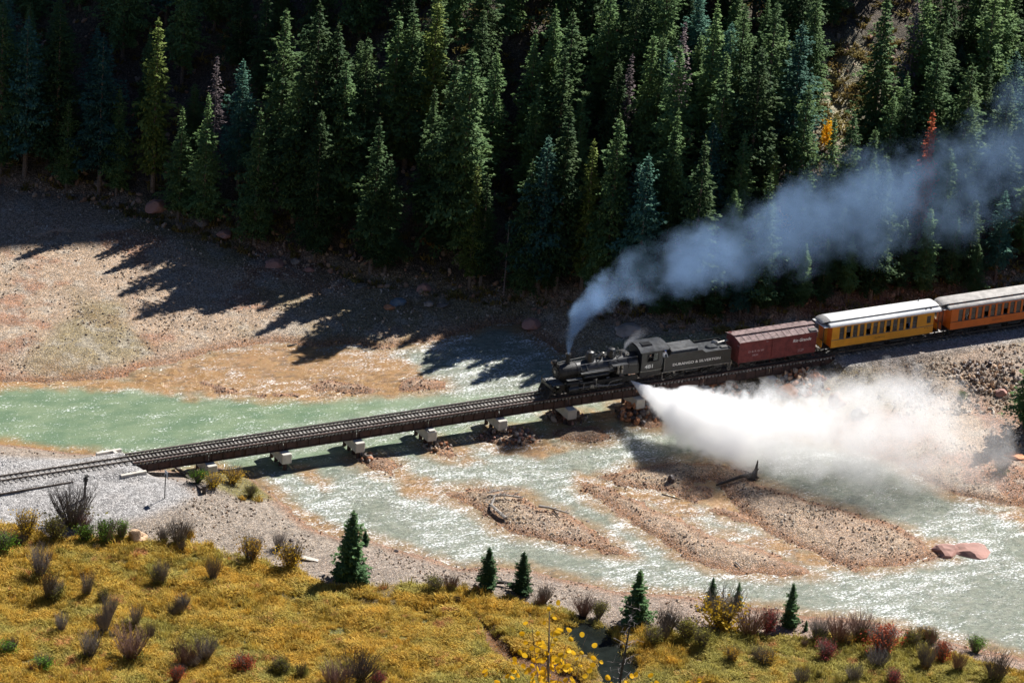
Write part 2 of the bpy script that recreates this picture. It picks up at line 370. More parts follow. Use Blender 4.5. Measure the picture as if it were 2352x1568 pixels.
def ground(x, y, full=False):
    x = np.asarray(x, float); y = np.asarray(y, float)
    num = np.zeros(x.shape); den = np.zeros(x.shape)
    for a, b, c in CTRL:
        wgt = 1/(((x-a)**2+(y-b)**2)+4)**1.6; num += wgt*c; den += wgt
    H = num/den
    H = H + (fbm(x, y, 9, 4, 3)-.5)*.5 + (fbm(x, y, 1.6, 3, 9)-.5)*.16
    # meadow hummocks
    mm = inside(x, y, WM)
    md = seg_dist(x, y, WM)*np.where(mm, 1, -1)
    H = H + sstep(md, 0, 3)*((fbm(x, y, 2.6, 4, 21)-.5)*.55)
    cutd = seg_dist(x, y, WCUT, False)
    H = H - .55*np.exp(-(cutd/.55)**2)
    for wp, dep in ((WP, .9), (WBR, .5)):
        sd_ = sdf(x, y, wp); H = np.where(sd_ > -2, H*(1-sstep(sd_+(fbm(x, y, 1.5, 3, 23)-.5)*1.6, -.6, .6))+(-2.2-dep*.5)*sstep(sd_+(fbm(x, y, 1.5, 3, 23)-.5)*1.6, -.6, .6), H)
    # river land mask
    wob = (fbm(x, y, 2.2, 3, 31)-.5)*1.2
    dA = sdf(x, y, WA); dB = sdf(x, y, WB)
    dI = np.full(x.shape, -1e3)
    for k, p in WI.items(): dI = np.maximum(dI, sdf(x, y, p))
    dm = np.maximum(dA, dB)+wob*.5
    zl = -3 + (H+3)*sstep(dm, 0, 7)**.8 + .18*sstep(dm, 0, 1.2)
    dIw = dI+wob*.85+(fbm(x, y, .8, 3, 33)-.5)*.9+.12
    zi = -3 + .16*sstep(dIw, 0, .8) + .34*sstep(dIw, .3, 3.2) + (fbm(x, y, 1.2, 3, 5)-.5)*.22*sstep(dIw, 0, 1)
    d = np.maximum(dm, dIw)
    z = np.where(dm > dIw, zl, zi)
    bed = -3.02 - np.minimum(.7, .16*np.abs(d))
    z = np.where(d > 0, z, bed)
    # embankments of the track
    ay = np.abs(y-.0)
    eL = -.21 - np.maximum(0, ay-1.9)/1.7 - .03*ay
    f = sstep(x, 16.2, 14.0)
    z = np.where((x < 16.2) & (eL > z), z*(1-f)+eL*f, z)
    eR = -.3 - np.maximum(0, np.where(y < 0, -y-3.2, y-2.5))/1.5
    f = sstep(x, 90.6, 92.4)
    z = np.where((x > 90.6) & (eR > z), z*(1-f)+eR*f, z)
    # hillside
    s = hill_s(x, y)
    q = -.436*x+.90*y; a_ = .90*x+.436*y
    sp = np.maximum(s, 0)
    zh = .70*sp - 1.2*(1-np.exp(-sp/2)) + .9*sstep(sp, 0, 1.6) + (fbm(x, y, 14, 4, 41)-.5)*np.minimum(sp, 14)*.55 + (fbm(x, y, 3, 3, 47)-.5)*np.minimum(sp, 3)*.5
    crest = 235 + np.interp(q, RIDGE_Q, RIDGE_H)       # unseen ridge towards the sun, its crest shaped to shade the left forest
    rz = crest - np.abs(a_-235)*1.22 + (fbm(x, y, 22, 4, 51)-.5)*10
    zh = np.where(s > 60, np.maximum(zh*sstep(s, 200, 120), rz), zh)
    z = z + np.where(s > 0, zh, 0)
    # hill on the camera's side of the valley
    dp = (x+119.95)*.489+(y+310.67)*.872
    lt = (x+119.95)*.872-(y+310.67)*.489
    nh = 160.8 - .592*dp + (fbm(x, y, 14, 4, 61)-.5)*4*sstep(dp, 8, 25) - np.maximum(0, np.abs(lt)-60)*.12
    z = np.maximum(z, np.minimum(nh, 160.8+(-dp)*.2+(fbm(x, y, 20, 3, 63)-.5)*3))
    if full: return z, dict(dm=dm, dI=dIw, d=d, s=s, md=md, nh=nh, dA=dA, dB=dB)
    return z
def steps(brk):
    out = []
    for a, b, h in brk: out.append(np.arange(a, b, h))
    return np.concatenate(out+[np.array([brk[-1][1]])])
GX = steps([(-300, -60, 6), (-60, -16, 1.5), (-16, 128, .3), (128, 150, 1.2), (150, 360, 5)])
GY = steps([(-360, -84, 4), (-84, -68, 1), (-68, 58, .3), (58, 112, 1), (112, 360, 5)])
XX, YY = np.meshgrid(GX, GY)
ZZ, Z = ground(XX, YY, True)
def gz(x, y):
    i = int(np.clip(np.searchsorted(GX, x)-1, 0, len(GX)-2)); j = int(np.clip(np.searchsorted(GY, y)-1, 0, len(GY)-2))
    u = (x-GX[i])/(GX[i+1]-GX[i]); v = (y-GY[j])/(GY[j+1]-GY[j])
    return float((ZZ[j, i]*(1-u)+ZZ[j, i+1]*u)*(1-v)+(ZZ[j+1, i]*(1-u)+ZZ[j+1, i+1]*u)*v)
def gzv(x, y):
    i = np.clip(np.searchsorted(GX, x)-1, 0, len(GX)-2); j = np.clip(np.searchsorted(GY, y)-1, 0, len(GY)-2)
    u = (x-GX[i])/(GX[i+1]-GX[i]); v = (y-GY[j])/(GY[j+1]-GY[j])
    return (ZZ[j, i]*(1-u)+ZZ[j, i+1]*u)*(1-v)+(ZZ[j+1, i]*(1-u)+ZZ[j+1, i+1]*u)*v
def spot(px, py, h=0):
    """ground point whose top at height h is seen at (px,py)"""
    d = ray(px, py); t = 300.
    while t < 620:
        p = CAM+d*t
        if p[2]-h <= gz(p[0], p[1]): break
        t += .4
    p = CAM+d*t
    return Vector((p[0], p[1], gz(p[0], p[1])))

# ground colours: what each patch is made of, plus shade painted along the cut
def colmix(c, c2, f): return c*(1-f[..., None])+np.array(c2)*f[..., None]
dm, dI, dd, hs, md = Z['dm'], Z['dI'], Z['d'], Z['s'], Z['md']
n1 = fbm(XX, YY, 6, 4, 71); n2 = fbm(XX, YY, 1.5, 4, 73); n3 = fbm(XX, YY, 14, 3, 75)
C = np.ones(XX.shape+(3,))*np.array((.39, .285, .20))
C = colmix(C, (.31, .165, .105), sstep(n1, .54, .64)*.8)
C = colmix(C, (.21, .18, .09), sstep(n3, .52, .64)*.65)
C = colmix(C, (.40, .36, .30), sstep(n2, .55, .7)*.5)
isl = sstep(dI, -.5, .2)
C = colmix(C, (.38, .28, .20), isl*.8)
C = colmix(C, (.22, .15, .11), isl*sstep(n2, .55, .65)*.4)
Bm = sstep(Z['dB'], -1, .5)
C = colmix(C, (.30, .245, .20), Bm*.9)
C = colmix(C, (.30, .20, .15), Bm*sstep(XX, 40, 60)*.7)
gmask = sstep(sdf(XX, YY, WG), -1.2, 1.2)
gmask = np.maximum(gmask, sstep(np.abs(YY), 4.2, 2.8)*np.where((XX < 14.8) | (XX > 91.5), 1, 0))
C = colmix(C, (.37, .36, .355), gmask*(.75+.25*n2))
rimw = sstep(np.abs(dd), 2.2, .2)*np.where(dd > 0, 1, 0)
C = colmix(C, (.27, .13, .065), rimw*.75)
mead = sstep(md, -.6, .8)*np.where(Z['dB'] > .5, 1, 0)
C = colmix(C, (.20, .13, .03), mead)
C = colmix(C, (.13, .13, .03), mead*sstep(n1, .5, .62)*.8)
bgm = sstep(sdf(XX, YY, WBG), -.6, .6); C = colmix(C, (.16, .14, .03), bgm*.8)
cut_shade = np.exp(-(seg_dist(XX, YY, WCUT, False)/.6)**2); C = colmix(C, (.06, .045, .02), cut_shade*.8)  # shade of the small bank edge painted dark into the soil colour
brm = sstep(sdf(XX, YY, WBR), -.8, .2); C = colmix(C, (.16, .07, .025), brm*.9)
hl = sstep(hs, -.5, 2.0)
C = colmix(C, (.075, .065, .05), hl*.9)
scr = np.array([tuple(spot(a, b)[:2]) for a, b in [(1890, 120), (1960, 110), (2020, 170), (1990, 260), (1930, 330), (1860, 300), (1850, 240)]])
SCREE = [tuple(p) for p in scr]
C = colmix(C, (.40, .36, .24), sstep(sdf(XX, YY, SCREE), -2.5, 1)*(.5+.5*n2))
behind = sstep(seg_dist(XX, YY, [(68, 10), (76, 9), (86, 7)], False), 3.5, 1.5); C = colmix(C, (.28, .25, .14), behind*.9)
rbank = sstep(seg_dist(XX, YY, [(96, -6), (112, -9), (130, -10)], False), 7, 3)*sstep(XX, 93, 96); C = colmix(C, (.31, .235, .185), rbank*.7)
nhm = (Z['nh'] > ZZ-.3) & (YY < -50); C[nhm] = (.12, .10, .04)
ny, nx = XX.shape
V = np.stack([XX, YY, ZZ], -1).reshape(-1, 3)
idx = np.arange(nx*ny).reshape(ny, nx)
F = np.stack([idx[:-1, :-1], idx[:-1, 1:], idx[1:, 1:], idx[1:, :-1]], -1).reshape(-1, 4)

m, t, b = newmat('river_gravel_soil_and_forest_floor')
attr = t.n('ShaderNodeAttribute', attribute_name='alb')
g = t.n('ShaderNodeNewGeometry').outputs['Position']
vo = t.n('ShaderNodeTexVoronoi'); vo.inputs['Scale'].default_value = 5.5; t.set(vo.inputs['Vector'], g)
vo2 = t.n('ShaderNodeTexVoronoi'); vo2.inputs['Scale'].default_value = 13; t.set(vo2.inputs['Vector'], g)
sep = t.n('ShaderNodeSeparateColor'); t.set(sep.inputs[0], vo.outputs['Color'])
sep2 = t.n('ShaderNodeSeparateColor'); t.set(sep2.inputs[0], vo2.outputs['Color'])
pv = t.math('ADD', t.ramp(sep.outputs[0], 0, 1, .62, 1.25), t.ramp(sep2.outputs[0], 0, 1, -.25, .3))
edge = t.math('MULTIPLY', t.ramp(vo.outputs['Distance'], .25, .7, 1, .62), t.ramp(t.noise(g, 1.1, 5, .65), .3, .7, .82, 1.15))
hs_ = t.n('ShaderNodeHueSaturation'); t.set(hs_.inputs['Color'], attr.outputs['Color']); t.set(hs_.inputs['Value'], t.math('MULTIPLY', pv, edge))
t.set(hs_.inputs['Saturation'], t.ramp(sep2.outputs[1], 0, 1, .7, 1.3))
t.set(b.inputs['Base Color'], hs_.outputs[0]); b.inputs['Roughness'].default_value = .85; b.inputs['Specular IOR Level'].default_value = .25
bp = t.n('ShaderNodeBump'); bp.inputs['Strength'].default_value = .8; bp.inputs['Distance'].default_value = .07
t.set(bp.inputs['Height'], t.math('ADD', t.ramp(vo.outputs['Distance'], 0, .8, 1, 0), t.math('MULTIPLY', t.ramp(vo2.outputs['Distance'], 0, .8, 1, 0), .45)))
t.set(b.inputs['Normal'], bp)
me = np_mesh('ground', V, F, m)
ca = me.attributes.new('alb', 'FLOAT_COLOR', 'POINT')
ca.data.foreach_set('color', np.concatenate([C.reshape(-1, 3), np.ones((nx*ny, 1))], 1).astype(np.float32).ravel())
me.polygons.foreach_set('use_smooth', [True]*len(me.polygons))
tag(link('ground', me), 'gravel flats, river bars, meadow soil and forested hillside around the river', kind='structure')

# ------------------------------------------------------------------ river
def water_mat(name, still=False):
    m, t, b = newmat(name)
    a = t.n('ShaderNodeAttribute', attribute_name='flow')
    sp = t.n('ShaderNodeSeparateColor'); t.set(sp.inputs[0], a.outputs['Color'])
    rif, sha, foam_sparkle = sp.outputs[0], sp.outputs[1], sp.outputs[2]
    g = t.n('ShaderNodeNewGeometry').outputs['Position']
    mp = t.n('ShaderNodeMapping'); t.set(mp.inputs[0], g); mp.inputs['Rotation'].default_value = (0, 0, R(32)); mp.inputs['Scale'].default_value = (.7, 1.25, 1)
    big = t.noise(mp.outputs[0], .35, 4, .6); mid = t.noise(mp.outputs[0], 1.6, 6, .65); fine = t.noise(mp.outputs[0], 4.5, 5, .7)
    green = t.mix(t.ramp(big, .35, .65), (.12, .18, .11), (.18, .235, .145))
    silt = t.mix(t.ramp(mid, .35, .65), (.15, .175, .135), (.25, .26, .205))
    water = t.mix(rif, green, silt)
    orange = t.mix(t.ramp(mid, .3, .7), (.15, .08, .04), (.38, .23, .10))
    orange = t.mix(t.ramp(big, .4, .6), orange, (.30, .17, .07))
    col = t.mix(t.math('MULTIPLY', sha, t.ramp(mid, .25, .5, .65, 1)), water, orange)
    # white water and sun sparkle both painted as flecks, thicker in faster water
    mp2 = t.n('ShaderNodeMapping'); t.set(mp2.inputs[0], g); mp2.inputs['Rotation'].default_value = (0, 0, R(16)); mp2.inputs['Scale'].default_value = (.8, 1.35, 1)
    fl = t.noise(mp2.outputs[0], 4.6, 5, .72); mp3 = t.n('ShaderNodeMapping'); t.set(mp3.inputs[0], g); mp3.inputs['Rotation'].default_value = (0, 0, R(38)); mp3.inputs['Scale'].default_value = (.45, 1.6, 1)
    fl2 = t.noise(mp3.outputs[0], .62, 5, .62)
    thr = t.math('SUBTRACT', .668, t.math('ADD', t.math('MULTIPLY', foam_sparkle, .125), t.math('MULTIPLY', t.math('SUBTRACT', fl2, .5), .42)))
    fmask = t.ramp(t.math('SUBTRACT', fl, thr), -.05, .11)
    col = t.mix(t.math('MULTIPLY', fmask, .9), col, (.86, .88, .88))
    t.set(b.inputs['Base Color'], col)
    t.set(b.inputs['Roughness'], t.math('ADD', .10, t.math('MULTIPLY', fmask, .4))); b.inputs['IOR'].default_value = 1.33
    b.inputs['Specular IOR Level'].default_value = .55
    h = t.math('ADD', t.math('MULTIPLY', mid, .6), t.math('MULTIPLY', fine, .4))
    bp = t.n('ShaderNodeBump'); bp.inputs['Distance'].default_value = .42
    t.set(bp.inputs['Strength'], t.math('ADD', .42 if not still else .05, t.math('MULTIPLY', rif, .5)))
    t.set(bp.inputs['Height'], h); t.set(b.inputs['Normal'], bp)
    return m
M['water'] = water_mat('green_silty_river_water'); M['pond'] = mat('dark_pond_water', (.012, .015, .013), .05, 0, .3, .6, .1, 2, spec=.6)
wx = np.arange(-90, 190.1, .35); wy = np.arange(-95, 60.1, .35)
WX, WY = np.meshgrid(wx, wy)
dA = sdf(WX, WY, WA); dB = sdf(WX, WY, WB); dl = np.maximum(dA, dB)
for p in WI.values(): dl = np.maximum(dl, sdf(WX, WY, p))
keep = dl < 2.0
sh = np.zeros(WX.shape)
wobb = (fbm(WX, WY, 1.6, 4, 91)-.5)*2.6
for p in WS: sh = np.maximum(sh, sstep(sdf(WX, WY, p)+wobb, -1.1, 1.0))
sh = np.maximum(sh, sstep(dl+wobb*.7, -2.4, -.1)*.75)
rif = np.ones(WX.shape)
for p in WC: rif = np.minimum(rif, 1-sstep(sdf(WX, WY, p), -2.5, 2.5))
foam_sparkle = rif*(.35+.65*sstep(fbm(WX, WY, 7, 3, 95), .36, .6))
foam_sparkle = foam_sparkle*(1-.18*sh) + .36*(1-rif)  # the calm pool also gets sparse painted sparkle
pinkstill = sstep(sdf(WX, WY, WS[5]), -1, 1); rif = rif*(1-.6*pinkstill); foam_sparkle = foam_sparkle*(1-.8*pinkstill)
wz = -3.0 + (fbm(WX, WY, 1.3, 3, 97)-.5)*(.05+.20*rif)
ny, nx = WX.shape; V = np.stack([WX, WY, wz], -1).reshape(-1, 3); idx = np.arange(nx*ny).reshape(ny, nx)
F = np.stack([idx[:-1, :-1], idx[:-1, 1:], idx[1:, 1:], idx[1:, :-1]], -1)[keep[:-1, :-1]].reshape(-1, 4)
used = np.unique(F); remap = np.full(nx*ny, -1); remap[used] = np.arange(len(used))
me = np_mesh('river', V[used], remap[F], M['water'])
fa = me.attributes.new('flow', 'FLOAT_COLOR', 'POINT')
fc = np.stack([rif, sh, foam_sparkle, np.ones_like(sh)], -1).reshape(-1, 4)[used]
fa.data.foreach_set('color', fc.astype(np.float32).ravel())
me.polygons.foreach_set('use_smooth', [True]*len(me.polygons))
tag(link('river', me), 'green silty river breaking into bright riffles below the bridge', kind='structure')
def flat_water(name, poly, z, matr, label):
    cx = sum(p[0] for p in poly)/len(poly); cy = sum(p[1] for p in poly)/len(poly); poly = [(cx+(x-cx)*1.28, cy+(y-cy)*1.28) for x, y in poly]
    mb = MB(); mb.add([(x, y, z) for x, y in poly], [tuple(range(len(poly)))])
    tag(mb.build(name, matr), label, kind='structure')
flat_water('pond', [(p[0]*1.0, p[1]) for p in WP], -2.22, M['pond'], 'dark shaded backwater pool in the meadow')
M['brook'] = mat('rusty_brook_water', (.17, .065, .022), .12, 0, .3, 1, .2, 4, spec=.6)
flat_water('brook', WBR, -2.30, M['brook'], 'rusty brown brook winding through the meadow')

# ------------------------------------------------------------------ loose stones, gravel and grass (uncountable)
def rock_mesh(name, matr, seed, sub=1, sx=1, sy=1, sz=.7, rough=.28, facet=True):
    rnd = random.Random(seed); bm = bmesh.new(); bmesh.ops.create_icosphere(bm, subdivisions=sub, radius=.5)
    from mathutils import noise as mn
    off = Vector((seed*3.1, seed*1.7, 0))
    for v in bm.verts:
        k = 1+rough*2*mn.noise(v.co*2.2+off)+rough*.8*mn.noise(v.co*5+off)
        v.co = v.co*k
        v.co.x *= sx; v.co.y *= sy; v.co.z *= sz
    for i in range(5 if facet else 0):       # broken flat faces
        nrm = Vector((rnd.uniform(-1, 1), rnd.uniform(-1, 1), rnd.uniform(-.3, 1))).normalized(); dmax = rnd.uniform(.26, .40)
        for v in bm.verts:
            e = v.co.dot(nrm)-dmax
            if e > 0: v.co -= nrm*e
    me = bpy.data.meshes.new(name); bm.to_mesh(me); bm.free(); me.materials.append(matr)
    return me
def stone_mat(name, cols):
    m, t, b = newmat(name)
    oi = t.n('ShaderNodeObjectInfo').outputs['Random']
    cr = t.n('ShaderNodeValToRGB'); cr.color_ramp.interpolation = 'CONSTANT'
    for i, c in enumerate(cols):
        e = cr.color_ramp.elements[i] if i < 2 else cr.color_ramp.elements.new(i/len(cols))
        e.position = i/len(cols); e.color = (*c, 1)
    t.set(cr.inputs[0], oi)
    g = t.n('ShaderNodeNewGeometry').outputs['Position']
    col = t.mix(t.ramp(t.noise(g, 9, 4), .35, .65, 0, .3), cr.outputs[0], (.2, .155, .12))
    t.set(b.inputs['Base Color'], col); b.inputs['Roughness'].default_value = .8; b.inputs['Specular IOR Level'].default_value = .3
    return m
M['stoneT'] = stone_mat('mixed_river_stones', [(.40, .33, .25), (.30, .23, .17), (.46, .40, .33), (.34, .22, .14), (.25, .21, .17), (.54, .48, .40), (.38, .29, .2)])
M['stoneR'] = stone_mat('rusty_river_stones', [(.32, .19, .12), (.27, .15, .10), (.38, .27, .19), (.24, .17, .13), (.42, .26, .16), (.32, .24, .18)])
M['stoneG'] = stone_mat('grey_ballast_stones', [(.42, .42, .42), (.33, .33, .34), (.5, .5, .5), (.26, .26, .27), (.45, .43, .4)])
def scatter(name, src_meshes, pts, rot, scl, label, parent=None):
    """one uncountable mass: instances on points through geometry nodes"""
    coll = bpy.data.collections.new(name+'_kinds')
    for i, sm in enumerate(src_meshes):
        o = bpy.data.objects.new(f'{name}_piece', sm); coll.objects.link(o)
    n = len(pts); me = bpy.data.meshes.new(name); me.vertices.add(n)
    me.vertices.foreach_set('co', np.asarray(pts, np.float32).ravel())
    a = me.attributes.new('rot', 'FLOAT_VECTOR', 'POINT'); a.data.foreach_set('vector', np.asarray(rot, np.float32).ravel())
    a = me.attributes.new('scl', 'FLOAT_VECTOR', 'POINT'); a.data.foreach_set('vector', np.asarray(scl, np.float32).ravel())
    a = me.attributes.new('pick', 'INT', 'POINT'); a.data.foreach_set('value', np.random.RandomState(n).randint(0, len(src_meshes), n).astype(np.int32))
    o = link(name, me, parent)
    ng = bpy.data.node_groups.new(name, 'GeometryNodeTree')
    ng.interface.new_socket('Geometry', in_out='INPUT', socket_type='NodeSocketGeometry')
    ng.interface.new_socket('Geometry', in_out='OUTPUT', socket_type='NodeSocketGeometry')
    N = ng.nodes; L = ng.links
    gi = N.new('NodeGroupInput'); go = N.new('NodeGroupOutput'); iop = N.new('GeometryNodeInstanceOnPoints')
    ci = N.new('GeometryNodeCollectionInfo'); ci.inputs[0].default_value = coll; ci.inputs[1].default_value = True; ci.inputs[2].default_value = True
    def na(nm, ty):
        k = N.new('GeometryNodeInputNamedAttribute'); k.data_type = ty; k.inputs[0].default_value = nm; return k.outputs[0]
    L.new(gi.outputs[0], iop.inputs['Points']); L.new(ci.outputs[0], iop.inputs['Instance'])
    iop.inputs['Pick Instance'].default_value = True
    L.new(na('pick', 'INT'), iop.inputs['Instance Index'])
    e2r = N.new('FunctionNodeEulerToRotation'); L.new(na('rot', 'FLOAT_VECTOR'), e2r.inputs[0]); L.new(e2r.outputs[0], iop.inputs['Rotation'])
    L.new(na('scl', 'FLOAT_VECTOR'), iop.inputs['Scale'])
    L.new(iop.outputs[0], go.inputs[0])
    md_ = o.modifiers.new('scatter', 'NODES'); md_.node_group = ng
    return tag(o, label, kind='stuff')
RS = np.random.RandomState(11)
def sample(n, x0, x1, y0, y1): return RS.uniform(x0, x1, n), RS.uniform(y0, y1, n)
def infield(x, y):
    X = np.stack([x, y, gzv(x, y)], -1)-CAM; k = X@fw
    u = 1176+FPX*(X@rt)/k; v = 784-FPX*(X@upv)/k
    return (u > -120) & (u < 2480) & (v > -60) & (v < 1700)
def mask_at(A, x, y):
    i = np.clip(np.searchsorted(GX, x), 0, len(GX)-1); j = np.clip(np.searchsorted(GY, y), 0, len(GY)-1); return A[j, i]
x, y = sample(360000, -16, 128, -68, 74)
k = infield(x, y); x, y = x[k], y[k]
d_ = mask_at(dd, x, y); mdv = mask_at(md, x, y); hsv_ = mask_at(hs, x, y); rim = mask_at(rimw, x, y); gm = mask_at(gmask, x, y); dIv = mask_at(dI, x, y)
patch = fbm(x, y, 3.5, 3, 201)
ok = (d_ > -.35) & (mdv < .2) & (hsv_ < 1.5) & (RS.rand(len(x)) < np.clip(.04+2.2*(patch-.42)+.35*(dIv > 0), .05, 1))
ok &= ~((np.abs(y) < 2.0) & ((x < 14.5) | (x > 91)))
gr = ok & (gm > .6); rs = ok & (gm <= .6) & (rim > .35); tn = ok & (gm <= .6) & (rim <= .35)
def srot(n): return RS.uniform(0, 6.28, (n, 3))
def put_stones(name, sel, mk, smin, smax, label, power=3.0):
    n = int(sel.sum()); p = np.stack([x[sel], y[sel], gzv(x[sel], y[sel])], -1)
    s = smin+(smax-smin)*RS.rand(n)**power
    p[:, 2] += s*.12
    src = [rock_mesh('stone_'+name, mk, i+3, 1, 1, .8+.1*(i % 3), .6, .3) for i in range(5)]
    scatter(name, src, p, srot(n), np.stack([s, s*RS.uniform(.6, 1, n), s*RS.uniform(.5, .9, n)], -1), label)
    print(name, n)
put_stones('river_cobbles', tn, M['stoneT'], .09, .42, 'tan and grey cobbles scattered over the river bars and flats', 4.5)
put_stones('rusty_cobbles', rs, M['stoneR'], .09, .36, 'rust stained wet cobbles along the water edges', 4)
put_stones('ballast_gravel', gr, M['stoneG'], .07, .22, 'crushed grey gravel around the track', 1.5)
# forest floor rubble
x, y = sample(24000, -14, 128, 0, 104); k = infield(x, y); x, y = x[k], y[k]
hsv_ = mask_at(hs, x, y); ok = (hsv_ > -1.5) & (hsv_ < 45) & (RS.rand(len(x)) < np.where(hsv_ < 2.5, .9, .35))
put_stones('forest_rubble', ok, M['stoneR'], .2, 1.1, 'brown rubble and rocks lying along the foot of the forest', 3)
# rocks on the right embankment
x, y = sample(9000, 92, 134, -26, -4); ok = (np.abs(y+9-(x-100)*-.12) < 4.5+fbm(x, y, 5, 2, 9)*3) & (mask_at(dd, x, y) > 0) & (fbm(x, y, 5, 3, 19) > .42)
put_stones('embankment_rubble', ok, M['stoneT'], .15, .7, 'dark angular rubble on the right hand embankment', 3)

def tuft_mesh(name, matr, seed, nb, h, spread, lean=.5, wd=.03):
    rnd = random.Random(seed); vs = []; fs = []
    for i in range(nb):
        a = rnd.uniform(0, 2*PI); r = spread*math.sqrt(rnd.random()); bx, by = r*math.cos(a), r*math.sin(a)
        hh = h*rnd.uniform(.5, 1.1); la = rnd.uniform(0, 2*PI); ll = hh*lean*rnd.uniform(.2, 1.2)
        dx, dy = math.cos(la+1.6)*wd, math.sin(la+1.6)*wd
        tx, ty = bx+math.cos(la)*ll, by+math.sin(la)*ll; n = len(vs)
        mx, my = bx+math.cos(la)*ll*.35, by+math.sin(la)*ll*.35
        vs += [(bx-dx, by-dy, -.05), (bx+dx, by+dy, -.05), (mx+dx*.8, my+dy*.8, hh*.6), (mx-dx*.8, my-dy*.8, hh*.6), (tx, ty, hh*(1-.3*lean))]
        fs += [(n, n+1, n+2, n+3), (n+3, n+2, n+4)]
    me = bpy.data.meshes.new(name); me.from_pydata(vs, [], fs); me.materials.append(matr); return me
def grassmat(name):
    m, t, b = newmat(name)
    g = t.n('ShaderNodeNewGeometry').outputs['Position']; oi = t.n('ShaderNodeObjectInfo').outputs['Random']
    a = t.noise(g, .13, 4, .6); c = t.noise(g, .5, 4, .6)
    mp = t.n('ShaderNodeSeparateXYZ'); t.set(mp.inputs[0], g)
    gold = t.mix(t.ramp(c, .35, .65), (.52, .315, .045), (.47, .345, .065))
    olive = t.mix(t.ramp(c, .35, .65), (.33, .29, .065), (.42, .34, .08))
    f = t.ramp(t.math('ADD', a, t.math('MULTIPLY', t.ramp(mp.outputs[1], -30, -58), .10)), 50/100, .62)
    col = t.mix(f, gold, olive)
    col = t.mix(t.ramp(t.math('ADD', c, t.math('MULTIPLY', oi, .15)), .68, .8), col, (.44, .20, .07))
    hv = t.n('ShaderNodeHueSaturation'); t.set(hv.inputs['Color'], col); t.set(hv.inputs['Value'], t.ramp(oi, 0, 1, .6, 1.35))
    t.set(b.inputs['Base Color'], hv.outputs[0]); b.inputs['Roughness'].default_value = .7; b.inputs['Specular IOR Level'].default_value = .15
    tr = t.n('ShaderNodeBsdfTranslucent'); t.set(tr.inputs[0], hv.outputs[0]); mx = t.n('ShaderNodeMixShader'); mx.inputs[0].default_value = .25
    t.set(mx.inputs[1], b.outputs[0]); t.set(mx.inputs[2], tr.outputs[0]); t.set(m.node_tree.nodes['Material Output'].inputs[0], mx.outputs[0])
    return m
M['grass'] = grassmat('golden_autumn_grass')
x, y = sample(330000, -16, 98, -74, -8); k = infield(x, y); x, y = x[k], y[k]
mdv = mask_at(md, x, y); bgv = sdf(x, y, WBG); pd = np.maximum(sdf(x, y, WP), sdf(x, y, WBR)); cv = seg_dist(x, y, WCUT, False)
ok = (((mdv+(fbm(x, y, 1.2, 3, 77)-.5)*2 > .1) & (mask_at(Z['dB'], x, y) > .8)) | (bgv+(fbm(x, y, 1.2, 3, 78)-.5)*1.5 > 0)) & (pd+(fbm(x, y, .9, 2, 85)-.5)*1.8 < -.1) & (cv > .28) & (fbm(x, y, 1.1, 2, 79) > .30)
x, y = x[ok], y[ok]; n = len(x); print('grass', n)
s = RS.uniform(.45, 1.3, n)*(.25+1.5*fbm(x, y, 2.2, 3, 81))
scatter('meadow_grass', [tuft_mesh('grass_tuft', M['grass'], i, 16, .42, .26, .7, .022) for i in range(6)],
        np.stack([x, y, gzv(x, y)], -1), np.stack([RS.uniform(-.15, .15, n), RS.uniform(-.15, .15, n), RS.uniform(0, 6.28, n)], -1),
        np.stack([s*1.2, s*1.2, s], -1), 'golden and olive autumn grass covering the foreground meadow')
k = (RS.rand(n) < .045) & (fbm(x, y, 4, 3, 83) > .5); n2_ = int(k.sum()); s2_ = RS.uniform(.8, 1.7, n2_)
scatter('tall_meadow_grass', [tuft_mesh('tall_tuft', M['grass'], 60+i, 26, .62, .3, .5, .02) for i in range(4)],
        np.stack([x[k], y[k], gzv(x[k], y[k])], -1), np.stack([RS.uniform(-.15, .15, n2_), RS.uniform(-.15, .15, n2_), RS.uniform(0, 6.28, n2_)], -1),
        np.stack([s2_, s2_, s2_], -1), 'taller clumps of dry golden grass in the meadow')
# undergrowth at the foot of the forest and on the bank behind the tender
M['under'] = leafmat('dull_undergrowth', (.16, .15, .05), (.22, .15, .05), .3, .5, .2)
x, y = sample(44000, -12, 128, 2, 104); hsv_ = mask_at(hs, x, y); k = infield(x, y) & (hsv_ > -1.2) & (hsv_ < 50) & ((RS.rand(len(x)) < .16) | (seg_dist(x, y, [(66, 9), (76, 8), (86, 7)], False) < 2.5) | (sdf(x, y, SCREE) > 0) & (RS.rand(len(x)) < .5))
x, y = x[k], y[k]; n = len(x); s = RS.uniform(.6, 1.6, n)
scatter('undergrowth', [tuft_mesh('undergrowth_tuft', M['under'], 30+i, 22, .5, .35, 1.0, .05) for i in range(4)],
        np.stack([x, y, gzv(x, y)], -1), np.stack([RS.uniform(-.3, .3, n), RS.uniform(-.3, .3, n), RS.uniform(0, 6.28, n)], -1),
        np.stack([s*1.3, s*1.3, s], -1), 'sparse dull undergrowth on the forest slope and bank')

